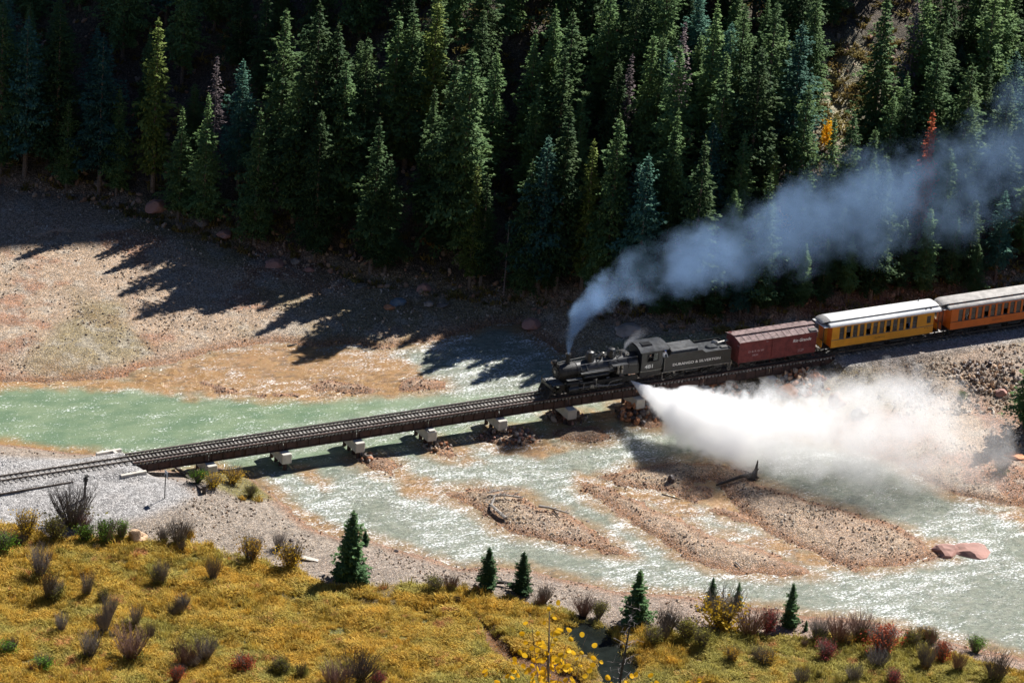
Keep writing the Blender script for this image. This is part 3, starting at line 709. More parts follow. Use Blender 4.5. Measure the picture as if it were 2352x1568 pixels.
# ------------------------------------------------------------------ forest
def spruce_crown(name, matr, seed, H=18., Rb=2.5, z0=.10, prof=.85, spw=8, droop=.28, nw=46, size=1., gap=.0, young=False):
    r = np.random.RandomState(seed); Vs = []
    lump = r.uniform(0, 100)
    for wi in range(nw):
        t_ = (wi+r.uniform(-.3, .3))/nw; t_ = min(max(t_, 0), 1)
        z = H*(z0+(1-z0)*t_**.95)
        if z > H*.985: continue
        tt = (z/H-z0)/(1-z0)
        rad = Rb*((1-tt)**prof)*(.35+.65*min(1, tt*5+ (.8 if young else .15)))*(1+.28*math.sin(lump+tt*23)*r.uniform(.3, 1))+.10
        nb = max(4, int(spw*(.6+.4*(1-tt))))
        for bi in range(nb):
            if r.rand() < gap: continue
            az = 2*PI*bi/nb+r.uniform(-.5, .5)+wi*1.3
            L = rad*r.uniform(.70, 1.15)*(1+.22*math.sin(az*2+lump+z*.9)+.16*math.sin(az*3-z*1.7+lump*2))
            dr = droop*r.uniform(.5, 1.4)*(1.2-tt)
            ns = max(4, int(L*11*size))
            for si in range(ns):
                s = (.18 if L > .8 else .05)+(1-.1)*(si+r.rand())/ns; s = min(s, 1)
                ca, sa = math.cos(az), math.sin(az)
                p = np.array([ca*L*s, sa*L*s, z+L*(.22*s-dr*1.6*s*s+.25*max(0, s-.75))])
                wlat = (.42*L*(1-s*.8)+.10)
                side = r.uniform(-1, 1)
                p += np.array([-sa, ca, 0])*side*wlat
                p[2] -= abs(side)*wlat*.25+r.uniform(0, .10)
                ln = r.uniform(.22, .46)*(.75+.4*(1-tt)); wd = r.uniform(.08, .16)
                a2 = az+side*.8+r.uniform(-.35, .35)
                dirv = np.array([math.cos(a2), math.sin(a2), r.uniform(-.55, .25)])
                sd_ = np.array([-math.sin(a2), math.cos(a2), r.uniform(-.7, .7)]); sd_ /= np.linalg.norm(sd_)
                o = p-dirv*ln*.4; e = p+dirv*ln*.6
                Vs.append([o-sd_*wd*.6, p+sd_*wd*-1.1, e, p+sd_*wd*1.1])
                if r.rand() < .35:     # hanging twig
                    dn = np.array([r.uniform(-.1, .1), r.uniform(-.1, .1), -ln*.9])
                    Vs.append([p-sd_*wd*.6, p+dn*.6-sd_*wd*.5, p+dn, p+sd_*wd*.6])
    # leader
    for k in range(14):
        a = r.uniform(0, 2*PI); z = H*(.965+.035*k/14); p = np.array([0, 0, z]); dv = np.array([math.cos(a)*.16, math.sin(a)*.16, .16]); sd_ = np.array([-math.sin(a), math.cos(a), 0])*.05
        Vs.append([p-sd_, p+dv*.5-sd_, p+dv, p+sd_])
    V = np.array(Vs).reshape(-1, 3); F = np.arange(len(V)).reshape(-1, 4)
    return np_mesh(name, V, F, matr)
def bare_branches(mb, seed, H, Rb, n, z0=.15, z1=1, thick=.03):
    r = random.Random(seed)
    for i in range(n):
        t_ = z0+(z1-z0)*i/n; a = r.uniform(0, 2*PI); L = Rb*(1-t_)**.8*r.uniform(.5, 1.1)+.12
        z = H*t_; p0 = Vector((0, 0, z)); p1 = p0+Vector((math.cos(a)*L*.6, math.sin(a)*L*.6, -.05*L)); p2 = p0+Vector((math.cos(a)*L, math.sin(a)*L, -.3*L*r.uniform(-.3, 1)))
        mb.tube([p0, p1, p2], [thick, thick*.7, thick*.25], 3, False)
        for k in range(3):
            q = p0.lerp(p1, .4+.3*k); b = a+r.choice([-1, 1])*r.uniform(.5, 1.1); l2 = L*.35*r.uniform(.5, 1)
            mb.tube([q, q+Vector((math.cos(b)*l2, math.sin(b)*l2, r.uniform(-.2, .1)*l2))], [thick*.5, thick*.2], 3, False)
def trunk_mesh(name, matr, H, r0, seed=1, dead=0):
    rr = random.Random(seed); mb = MB()
    mb.tube([(0, 0, -1.0), (rr.uniform(-.05, .05), 0, H*.3), (0, rr.uniform(-.05, .05), H*.7), (0, 0, H*.99)], [r0*1.15, r0*.85, r0*.4, .02], 7)
    if dead: bare_branches(mb, seed, H, dead, 60, .05, 1)
    else: bare_branches(mb, seed, H, 1.5, 16, .03, .25)
    return mb.mesh(name, matr)
NSP = 9
pars = [(3.0, .80, .10), (3.4, .9, .08), (2.4, .75, .14), (3.1, 1.0, .1), (3.6, .85, .12), (2.6, .7, .1), (3.2, .8, .18), (2.2, .85, .12), (3.0, .65, .1)]
CROWN = [spruce_crown('crown', M['needleblue' if i == 6 else 'needle'], 100+i, 18, p[0], p[2], p[1], 8+i % 2, .22+.05*(i % 3), 46+4*(i % 3)) for i, p in enumerate(pars)]
TRUNK = [trunk_mesh('trunk', M['bark'], 18, .2+.02*i, i) for i in range(4)]
CR_YEL = spruce_crown('crown', M['needleyel'], 201, 18, 1.9, .12, .7, 8, .2, 46)
CR_RED = spruce_crown('crown', M['needlered'], 202, 18, 1.7, .15, .7, 7, .35, 44, .8)
CR_DEAD = spruce_crown('crown', M['needledead'], 203, 18, 1.9, .15, .8, 6, .25, 40, .55, .1)
TR_DEAD = trunk_mesh('trunk', M['deadbark'], 18, .18, 33, 1.8)
TR_SNAG = trunk_mesh('trunk', M['deadbark'], 18, .13, 34, .9)
placed = []
def plant_tree(x, y, h, kind, label, group=None, name='spruce_tree', fat=1., rz=None, cr=None):
    z = gz(x, y)
    o = empty(name, (x, y, z), label, 'tree', random.uniform(0, 6.28) if rz is None else rz, group)
    k = h/18.; kx = k**.75*fat
    o.scale = (kx, kx, k)
    tr = TR_SNAG if kind == 'snag' else (TR_DEAD if kind == 'dead' else TRUNK[random.randrange(4)])
    link('trunk', tr, o)
    if kind != 'snag':
        c = {'yel': CR_YEL, 'red': CR_RED, 'dead': CR_DEAD}.get(kind) or CROWN[cr if cr is not None else random.randrange(NSP)]
        link('crown', c, o)
    placed.append((x, y)); return o
NAMED = [
 (65, 47, 20, '', 'tall shaded spruce, second from the left at the top'), (139, 22, 19, '', 'shaded narrow spruce in the dark upper left corner'),
 (8, 5, 20, '', 'leftmost shaded spruce, cut by the left edge'), (239, 86, 19, '', 'dim blue-grey spruce left of the sunlit yellow-green top'),
 (365, 47, 20, 'yel', 'yellow-green spruce with brightly sunlit top standing alone in dark forest'), (500, 131, 15, 'dead', 'grey dead bare spruce at upper left'),
 (480, 216, 17, '', 'dark spruce in front of the grey dead one'), (560, 139, 15, '', 'slim green-lit spruce right of the grey dead tree'),
 (659, 20, 21, '', 'broad sunlit spruce left of the tallest bright group'), (736, 4, 24, '', 'tallest bright green spruce reaching the top at upper left centre'),
 (779, 61, 21, '', 'sunlit spruce right beside the tallest bright one'), (797, 131, 19, '', 'lower sunlit spruce on the right of the bright group'),
 (275, 209, 13, '', 'small dim spruce below the blue-grey one'), (158, 234, 13, '', 'small dark spruce low at the left forest edge'),
 (846, 86, 17, '', 'green spruce between the bright group and the tall pair'), (918, 31, 18, '', 'left tree of the tall blue-green pair near the top'),
 (952, 27, 18, '', 'right tree of the tall blue-green pair near the top'), (1008, -10, 19, 'yel', 'olive-yellow ragged spruce cut by the top edge'),
 (1112, 13, 17, '', 'rounded blue-green spruce at top centre'), (1087, 113, 24, '', 'tall broad spruce above the bridge middle'),
 (1051, 137, 22, '', 'broad spruce merging with the left side of the tallest central one'), (1143, 112, 16, '', 'narrow green spruce right of the tall broad central one'),
 (873, 275, 19, '', 'pointed sunlit spruce at the forest edge above the gravel flat'), (900, 374, 13, '', 'smaller spruce leaning on the pointed sunlit one'),
 (1098, 385, 14, 'yel', 'bright yellow-green spruce low at the forest edge'), (1122, 407, 13, '', 'small spruce right behind the low yellow-green one'),
 (1278, 11, 17, '', 'tall spruce at top centre right'), (1231, 65, 17, '', 'bushy green spruce left of the top centre right one'), (1318, 25, 18, '', 'feathery spruce with stacked branches near the top'),
 (1300, 113, 19, '', 'layered spruce below the feathery one'), (1240, 196, 15, '', 'small blue-green spruce in the dark gap'), (1339, 227, 14, '', 'short bluish spruce right of the layered one'),
 (1311, 238, 21, '', 'tall dense spruce above the smoke start'), (1426, 263, 20, '', 'pointed dark green spruce above the locomotive boiler'),
 (1262, 320, 18, '', 'blue-green layered spruce left of the tall dense one'), (1224, 374, 16, '', 'wide blue-green spruce left of the smoke'),
 (1365, 326, 17, 'yel', 'olive spruce between two tall dark ones'), (1491, 360, 17, '', 'slim spruce above the locomotive chimney smoke'), (1471, 374, 15, '', 'small spruce hugging the slim one'),
 (1539, 475, 10, '', 'short young spruce just above the smoke'), (1424, 140, 16, '', 'green spruce left of the mauve dead tree'), (1453, 128, 15, 'dead', 'mauve-brown dead spruce in the middle of the forest'),
 (1503, 76, 17, '', 'pale green spruce at upper centre'), (1525, 83, 17, '', 'twin spruce right of the pale green one'), (1565, 108, 18, '', 'sunlit spruce below the mauve dead pair'),
 (1575, 50, 16, 'dead', 'bare mauve dead spruce at upper right centre'), (1560, 248, 17, '', 'grey-green spruce above the locomotive cab'),
 (1640, 288, 14, '', 'small bluish spruce behind the narrow column'), (1622, 320, 20, '', 'narrow columnar spruce rising from the smoke above the tender'),
 (1672, 124, 18, '', 'dark green spruce left of the rocky clearing'), (1650, 2, 18, '', 'tall spruce cut by the top edge right of centre'), (1714, 11, 17, '', 'bright pointed spruce near the top right of centre'),
 (1752, 112, 20, '', 'broad spruce above the boxcar'), (1786, 10, 20, '', 'tall column spruce near the top above the clearing'), (1845, 54, 19, '', 'tall spruce on the left edge of the rocky clearing'),
 (1860, 191, 17, '', 'spruce in front of the rocky clearing'), (1880, -30, 16, '', 'spruce at the top edge above the clearing'), (2041, -25, 21, '', 'big dark spruce at the top right'),
 (2107, 10, 17, 'dead', 'grey dead spruce at the top right'), (2158, 108, 18, '', 'tall spruce directly above the red dead tree'), (2178, -20, 18, '', 'tall spruce cut by the top edge at right'),
 (2235, 150, 18, '', 'broad spruce right of the red dead tree'), (2322, 184, 18, '', 'spruce inside the smoke at the right edge'),
 (2144, 258, 15, 'red', 'rust-red dead spruce standing above the smoke'), (2088, 205, 15, '', 'green spruce left of the rust-red tree'), (2054, 222, 14, '', 'ragged spruce right of the clearing'),
 (1964, 259, 16, '', 'bluish spruce rising from the blue smoke'), (1919, 270, 14, '', 'dark spruce beside the yellow aspen'), (1782, 350, 12, 'yel', 'yellowish spruce tip above the smoke'),
 (1771, 403, 16, '', 'big hazy spruce wrapped in smoke'), (2037, 355, 18, '', 'tall hazy spruce behind the smoke above the yellow coach'), (1942, 480, 9, '', 'small hazy spruce in the smoke'),
 (2185, 340, 13, '', 'thin hazy spruce below the rust-red tree'), (2250, 560, 9, '', 'small spruce beside the rock outcrop at the right edge'), (1815, 590, 8, '', 'slender spruce behind the boxcar end'),
 (1530, 560, 9, '', 'low spruce behind the locomotive cab at the smoke edge'), (1592, 530, 12, '', 'sunlit spruce with bare trunk behind the tender'), (1652, 585, 8, '', 'small spruce directly behind the tender rear'),
 (1716, 560, 11, '', 'open branched spruce behind the boxcar front'), (1762, 600, 9, '', 'small spruce behind the middle of the boxcar'), (1852, 560, 11, '', 'dark spruce behind the left end of the yellow coach'), (1902, 548, 11, '', 'dark spruce behind the yellow coach roof'),
 (1960, 540, 12, '', 'hazy spruce above the middle of the yellow coach'), (2022, 560, 10, '', 'short hazy spruce above the yellow coach'), (2082, 505, 12, '', 'hazy spruce above the right end of the yellow coach'), (2140, 480, 12, '', 'dark spruce above the gap between the coaches'),
 (2200, 500, 11, '', 'dark spruce above the orange coach front'), (2242, 465, 12, '', 'tall dark spruce above the orange coach'), (2312, 440, 13, '', 'dark spruce left of the sunlit rock outcrop'),
 (1170, 504, 9, 'snag', 'thin bare snag at the forest edge left of the smoke'),
 (2290, -30, 19, '', 'yellow-green spruce cut by the top right edge'), (2130, -15, 18, '', 'spruce left of the top right corner group'), (2010, 360, 14, '', 'spruce half hidden in smoke left of the tall hazy one'),
 (1550, 300, 15, '', 'dark spruce hidden behind the grey-green one'), (1000, 200, 17, '', 'dark spruce filling the left shoulder of the central group'), (690, 170, 17, '', 'shaded spruce in front of the broad sunlit one'),
 (740, 260, 17, '', 'dark dense spruce under the tallest bright one'), (1380, 470, 13, '', 'low spruce under the pointed dark green one'), (1270, 480, 14, '', 'low blue-green spruce left of the smoke'),
 (1690, 440, 11, '', 'smoky spruce over the tender'), (600, 250, 16, '', 'shaded spruce under the slim green-lit one'), (420, 250, 15, '', 'shaded spruce between yellow-green top and dead tree'),
]
EDGE = []
for px, py, h, kd, lb in NAMED:
    for it in range(34):
        p = spot(px, py, h)
        s_ = float(hill_s(np.array([p.x]), np.array([p.y]))[0])
        if s_ > .6 or h < 7: break
        h -= .5
    plant_tree(p.x, p.y, h, kd, lb, name='dead_spruce' if kd in ('dead', 'red', 'snag') else 'spruce_tree', fat=1.15 if h > 17 else 1.0)
rf = random.Random(5)
cand = []
for i in range(60000):
    x, y = rf.uniform(0, 150), rf.uniform(2, 128)
    cand.append((x, y))
ca_ = np.array(cand); s_ = hill_s(ca_[:, 0], ca_[:, 1]); scd = sdf(ca_[:, 0], ca_[:, 1], SCREE)
pl = list(placed); cnt = 0
GRP = 'spruces crowded together on the forested hillside'
def visible_h(x, y, z):
    v = np.array([x, y, z])-CAM; k = v@fw; return 1176+FPX*(v@rt)/k, 784-FPX*(v@upv)/k
used_labels = set()
CLR = spot(1930, 230); ASP = spot(1897, 345)
NAMEPOS = []
for (px, py, h, kd, lb), (x, y) in zip(NAMED, placed):
    NAMEPOS.append((px, py, x, y, lb))
def near_label(what, x, y, z, h):
    u, v = visible_h(x, y, z+h); dcam = x*.489+y*.872
    for dd_, px, py, a, b, lb in sorted((math.hypot(u-n[0], v-n[1]), *n) for n in NAMEPOS)[:16]:
        side = 'left of' if u < px else 'right of'
        dep = 'behind and ' if dcam > a*.489+b*.872 else 'in front and '
        short = lb.split(',')[0]
        out = f'{what} {dep}{side} the {short}'
        if len(out.split()) <= 16 and out not in used_labels:
            used_labels.add(out); return out
    return None
for i in range(len(cand)):
    if cnt >= 175: break
    x, y = cand[i]
    if s_[i] < .8 or s_[i] > 52 or scd[i] > -1: continue
    z = gz(x, y); u, v = visible_h(x, y, z+8)
    if u < -260 or u > 2560 or v < -160: continue
    if any((x-a)**2+(y-b)**2 < (3.0 if x > 84 else 5.0)**2 for a, b in pl): continue
    u2, v2 = visible_h(x, y, z+7)
    along = (x-CLR.x)*.9+(y-CLR.y)*.436; across = -(x-CLR.x)*.436+(y-CLR.y)*.9
    if -4 < along < 26 and abs(across) < 5: continue         # gap towards the sun that lights the clearing
    along = (x-ASP.x)*.9+(y-ASP.y)*.436; across = -(x-ASP.x)*.436+(y-ASP.y)*.9
    if -2 < along < 24 and abs(across) < 3: continue
    if 1835 < u2 < 2030 and 40 < v2 < 400: continue          # the rocky clearing stays open
    # nothing may hide the hand-placed trees at the forest edge
    if s_[i] < 5 and any((x-a)**2+(y-b)**2 < 3.6**2 for a, b in placed[:len(NAMED)]): continue
    pl.append((x, y)); cnt += 1
    h = rf.uniform(7, 14) if s_[i] < 6 else rf.uniform(9, 18.5)
    lb = near_label('spruce crowded', x, y, z, h)
    plant_tree(x, y, h, '', lb or 'dark green spruce crowded among its like on the hillside', GRP)
print('fillers', cnt)
# spruce on the river bank at the right edge (mostly outside the picture, its shadow falls in)
ptA = at(2366, 968, -1); plant_tree(ptA[0], ptA[1], 12, '', 'dark green spruce at the right edge shading the rubble bank', fat=1.5)
ptA = at(2420, 950, -1); plant_tree(ptA[0], ptA[1], 11, '', 'second dark spruce at the right edge behind the first', fat=1.5)

def leaf_cloud(name, matr, seed, n, rx, ry, rz, size, zc=None, shell=.5, clumps=12):
    r = np.random.RandomState(seed); cl = r.normal(size=(clumps, 3)); cl /= np.linalg.norm(cl, axis=1)[:, None]; cl *= r.uniform(.25, .75, (clumps, 1))
    c = cl[r.randint(0, clumps, n)]+r.normal(size=(n, 3))*.27
    p = c*np.array([rx, ry, rz]); p[:, 2] += (rz if zc is None else zc); p[:, 2] = np.maximum(p[:, 2], .03)
    a = r.normal(size=(n, 3)); a /= np.linalg.norm(a, axis=1)[:, None]; b = np.cross(a, r.normal(size=(n, 3))); b /= np.linalg.norm(b, axis=1)[:, None]
    s = size*r.uniform(.6, 1.2, (n, 1))
    V = np.stack([p-a*s, p-b*s*.6, p+a*s, p+b*s*.6], 1).reshape(-1, 3)
    return np_mesh(name, V, np.arange(len(V)).reshape(-1, 4), matr)
def stems_mesh(name, matr, seed, n, h, spread, thick=.012, twigs=3, curve=.15):
    r = random.Random(seed); mb = MB()
    for i in range(n):
        a = r.uniform(0, 2*PI); k = math.sqrt(r.random()); b = .15*spread*k
        hh = h*r.uniform(.55, 1.05); ex = spread*k
        p0 = Vector((math.cos(a)*b, math.sin(a)*b, -.05)); p2 = Vector((math.cos(a)*ex, math.sin(a)*ex, hh))
        p1 = p0.lerp(p2, .5)+Vector((r.uniform(-curve, curve), r.uniform(-curve, curve), 0))*h*.5
        mb.tube([p0, p1, p2], [thick, thick*.75, thick*.3], 3, False)
        for q in range(twigs):
            t_ = r.uniform(.35, .9); p = p0.lerp(p1, t_*2) if t_ < .5 else p1.lerp(p2, t_*2-1); c = r.uniform(0, 2*PI); l = hh*r.uniform(.12, .3)
            mb.tube([p, p+Vector((math.cos(c)*l*.5, math.sin(c)*l*.5, l))], [thick*.5, thick*.2], 3, False)
    return mb.mesh(name, matr)
STEM = {k: [stems_mesh('stem', M[k], 50+i, 130, 1.0, .5, .0068, 5, .08) for i in range(3)] for k in ('stem', 'stemred')}
LEAF = {}
def shrub(px, py_base, hpx, kind, label, group=None, wide=1., z=-1.7):
    """px,py_base: foot of the shrub; hpx: its height in the photograph"""
    p = spot(px, py_base); dist = float(np.linalg.norm(np.array(p)-CAM)); h = hpx/(FPX/dist*.915)
    o = empty('bare_willow_shrub' if kind in ('bare', 'bared') else 'leafy_shrub', p, label, 'shrub', random.uniform(0, 6), group)
    if kind in ('bare', 'bared'):
        link('stem', STEM['stemred' if kind == 'bared' else 'stem'][random.randrange(3)], o, sc=(h*1.1*wide, h*1.1*wide, h))
        if random.random() < .6: link('foliage', leafm('leafolive', 'low'), o, sc=(h*wide, h*wide, h*.8))
    else:
        link('stem', STEM['stem'][random.randrange(3)], o, sc=(h*wide, h*wide, h*1.05))
        link('foliage', leafm(kind, 'full'), o, sc=(h*wide, h*wide, h))
    return o
def leafm(kind, shape):
    k = (kind, shape)
    if k not in LEAF:
        LEAF[k] = [leaf_cloud('foliage', M[kind], 300+7*i+len(LEAF), 900 if shape == 'full' else 140, .55, .55, .5 if shape == 'full' else .22, .042 if shape == 'full' else .05) for i in range(2)]
    return random.choice(LEAF[k])
SHR = [
 (165, 1205, 92, 'bare', 'large grey bare willow beside the switch stand', 1.2), (60, 1240, 62, 'leafyel', 'yellow leaved shrub at the left edge below the gravel', .9), (125, 1240, 55, 'leafolive', 'olive green shrub between the yellow and bright green ones', 1.0),
 (195, 1245, 42, 'leafgreen', 'bright green shrub left part by the bare willow', 1.1), (245, 1248, 52, 'leafgreen', 'bright green shrub next to the tan slab rock', 1.0), (280, 1240, 45, 'leafgreen', 'small green shrub touching the tan slab rock', .7),
 (10, 1270, 50, 'leafgreen', 'green grassy shrub on the left edge of the meadow', 1.1), (410, 1250, 55, 'bare', 'dark bare shrub right of the tan slab rock', 1.1), (375, 1248, 36, 'bare', 'low bare shrub between slab rock and dark shrub', 1.),
 (575, 1292, 62, 'leafmix', 'golden shrub at the edge of the gravel bank', .9), (668, 1308, 66, 'leafyel', 'pale yellow shrub next to the white plank', .9), (640, 1262, 40, 'bare', 'thin bare shrub behind the golden ones', .9),
 (370, 1345, 58, 'bare', 'bare upright willow left in the open meadow', .7), (488, 1332, 56, 'bare', 'bare upright willow right in the open meadow', .7), (200, 1373, 56, 'bare', 'bare narrow willow in the left meadow', .6),
 (112, 1380, 70, 'bare', 'bare willow below the tall reeds at left', .6), (92, 1330, 72, 'bare', 'tall thin reed-like willow at left', .8), (413, 1415, 40, 'bare', 'small bare willow in the middle meadow', .8),
 (250, 1425, 60, 'bare', 'bare willow in a diagonal row, upper one', .7), (238, 1462, 62, 'bare', 'bare willow in a diagonal row, lower one', .7), (312, 1440, 50, 'bare', 'bare willow right of the diagonal row', .7),
 (205, 1512, 66, 'bare', 'dark bare willow near the lower left', .8), (300, 1518, 76, 'bared', 'dark willow with reddish tips near the lower left', 1.1), (140, 1455, 46, 'bare', 'faint bare willow at the left meadow', .8),
 (345, 1468, 36, 'bare', 'tiny bare willow in the lower meadow', .7), (425, 1530, 60, 'bared', 'reddish brown willow at the lower centre left', 1.1), (470, 1515, 55, 'bare', 'brown bare willow beside the reddish one', 1.1),
 (405, 1568, 40, 'leafred', 'red low shrub at the bottom edge', .9), (560, 1545, 42, 'leafred', 'salmon red low shrub near the bottom', 1.3), (640, 1548, 40, 'leafolive', 'olive shrub right of the salmon red one', 1.),
 (820, 1570, 66, 'bare', 'dark bare thicket at the bottom edge', 1.5), (870, 1578, 36, 'leafpink', 'crimson low shrub at the bottom edge', 1.), (770, 1580, 60, 'bared', 'purple brown thicket at the bottom edge', 1.3),
 (1035, 1360, 40, 'bared', 'brown bare shrub on the bank left of the young spruces', 1.1), (1250, 1385, 40, 'bare', 'bare shrub right of the young spruce pair', 1.0), (1340, 1415, 46, 'bared', 'brown shrub by the dark pool', 1.3), (1375, 1420, 40, 'leafolive', 'olive shrub above the dark pool', 1.),
 (1655, 1442, 88, 'leafyel', 'large round yellow shrub on the river bank', 1.15), (1720, 1460, 62, 'bared', 'reddish brown bare shrub right of the large yellow one', 1.2), (1765, 1452, 52, 'leafpink', 'dark crimson shrub left of the lone bank spruce', .9),
 (1575, 1470, 50, 'leafolive', 'olive shrub left of the large yellow one', 1.2), (1610, 1490, 46, 'leafolive', 'olive shrub in front of the large yellow one', 1.), (1530, 1455, 60, 'bare', 'bare shrub beside the leaning log', 1.), (1500, 1480, 44, 'leafolive', 'olive shrub right of the dark pool', 1.1),
 (1880, 1470, 52, 'bare', 'grey shrub right of the lone bank spruce', 1.), (1925, 1478, 60, 'bared', 'mauve bare shrub on the bank', 1.2), (1975, 1470, 62, 'bared', 'mauve bare shrub left of the orange-red one', 1.1), (2025, 1500, 66, 'leafred', 'vivid orange-red shrub on the river bank', 1.15),
 (1895, 1515, 42, 'leafpink', 'pinkish red low shrub in the right meadow', 1.2), (2095, 1485, 40, 'leafolive', 'dark olive shrub right of the orange-red one', 1.2), (2125, 1535, 60, 'bare', 'bare willow in the right meadow', .9), (2160, 1520, 48, 'leafred', 'faded red shrub in the right meadow', .9),
 (2200, 1545, 44, 'bared', 'small brown willow in the right meadow', .9), (2285, 1568, 66, 'bare', 'large bare willow at the lower right corner', 1.1), (1760, 1530, 40, 'leafmix', 'yellow and orange low shrub in the right meadow', 1.2), (1680, 1520, 36, 'leafmix', 'small golden shrub below the large yellow one', 1.1),
 (1960, 1568, 44, 'bare', 'bare willow at the bottom right of centre', 1.), (2050, 1570, 36, 'leafpink', 'pink low shrub at the bottom right', 1.), (1840, 1575, 44, 'bare', 'bare willow at the bottom edge right of the aspen', .9), (2240, 1500, 34, 'leafgreen', 'green tuft on the lower right river bank', 1.3),
 (2140, 1478, 26, 'leafgreen', 'green tuft beside the orange-red shrub', 1.4), (455, 1108, 32, 'leafgreen', 'green bush beside the bridge pier', 1.3), (535, 1112, 40, 'leafmix', 'orange bush between bridge and gravel spit', 1.2), (490, 1118, 30, 'leafyel', 'yellow grassy bush below the first pier', 1.5),
 (575, 1142, 26, 'leafolive', 'olive bush at the tip of the grassy spit', 1.3), (468, 1082, 30, 'bare', 'bare shrub in front of the first pier', .9), (2300, 1085, 34, 'bare', 'small dark shrub on the right gravel beach', 1.3), (20, 1500, 30, 'leafgreen', 'lime green tuft at the lower left edge', 1.5),
 (100, 1535, 30, 'leafgreen', 'lime green tuft near the lower left corner', 1.6), (2210, 915, 16, 'leafgreen', 'green tuft among the embankment rubble', 1.2),
]
for px, py, hp, kd, lb, wd in SHR: shrub(px, py, hp, kd, lb, None, wd)
rb = random.Random(9)
def low_label(px, py):
    for d_, x_, y_, lb in sorted((math.hypot(px-n[0], py-n[1]), n[0], n[1], n[4]) for n in SHR):
        out = f"knee high shrub {'in front and' if py > y_ else 'behind and'} {'left' if px < x_ else 'right'} of the {lb}"
        if len(out.split()) <= 16 and out not in used_labels:
            used_labels.add(out); return out
for i in range(46):                      # low growth along the edge of the meadow
    near = rb.choice([q for q in SHR if q[1] > 1200]); px = near[0]+rb.gauss(0, 26); py = near[1]+rb.gauss(4, 10)
    if 1260 < px < 1500: continue
    shrub(px, py, rb.uniform(16, 44), rb.choice(['bare', 'leafolive', 'bared', 'leafmix', 'leafolive']), low_label(px, py), 'low shrubs along the meadow edge', rb.uniform(.9, 1.4))

CY = [spruce_crown('crown', M['needledark'], 400+i, 8, 1.75, .03, .72, 11, .10, 34, 1.5, young=True) for i in range(3)]
for (px, pt, pb, lb, wd) in [(803, 1172, 1335, 'largest young spruce in the foreground, at the meadow corner', 1.0), (838, 1218, 1252, 'small spruce peeping out right of the largest young spruce', 1.2),
        (1118, 1255, 1352, 'left one of the two young spruces on the bank', 1.0), (1197, 1265, 1362, 'right one of the two young spruces on the bank', 1.0), (1460, 1308, 1432, 'young spruce behind the bare dead trunk', 1.05),
        (1632, 1325, 1395, 'little spruce left behind the large yellow shrub', .8), (1692, 1338, 1400, 'little spruce right behind the large yellow shrub', .8), (1812, 1340, 1442, 'lone spruce on the bank right of the yellow shrub', .85), (1850, 1425, 1450, 'tiny spruce right of the lone bank spruce', .9)]:
    p = spot(px, pb); dist = float(np.linalg.norm(np.array(p)-CAM)); h = (pb-pt)/(FPX/dist*.915)
    o = empty('young_spruce', p, lb, 'tree', random.uniform(0, 6)); k = h/8; o.scale = (k*wd, k*wd, k)
    mb = MB(); mb.tube([(0, 0, -.4), (0, 0, 7.9)], [.16, .02], 7); mb.build('trunk', M['bark'], o); link('crown', CY[random.randrange(3)], o)
# autumn aspens in the forest
for px, py, hp, lb in [(1897, 345, 75, 'bright yellow aspen at the foot of the rocky clearing'), (1805, 545, 60, 'small yellow aspen half lost in the smoke')]:
    p = spot(px, py); dist = float(np.linalg.norm(np.array(p)-CAM)); h = hp/(FPX/dist*.915)
    o = empty('aspen_tree', p, lb, 'tree'); mb = MB(); mb.tube([(0, 0, -.5), (.1, 0, h*.6), (0, 0, h)], [.09, .06, .02], 6); mb.build('trunk', M['deadbark'], o)
    link('crown', leaf_cloud('crown', M['leafgold'], 77, 700, .9, .9, h*.42, .13, h*.55), o)

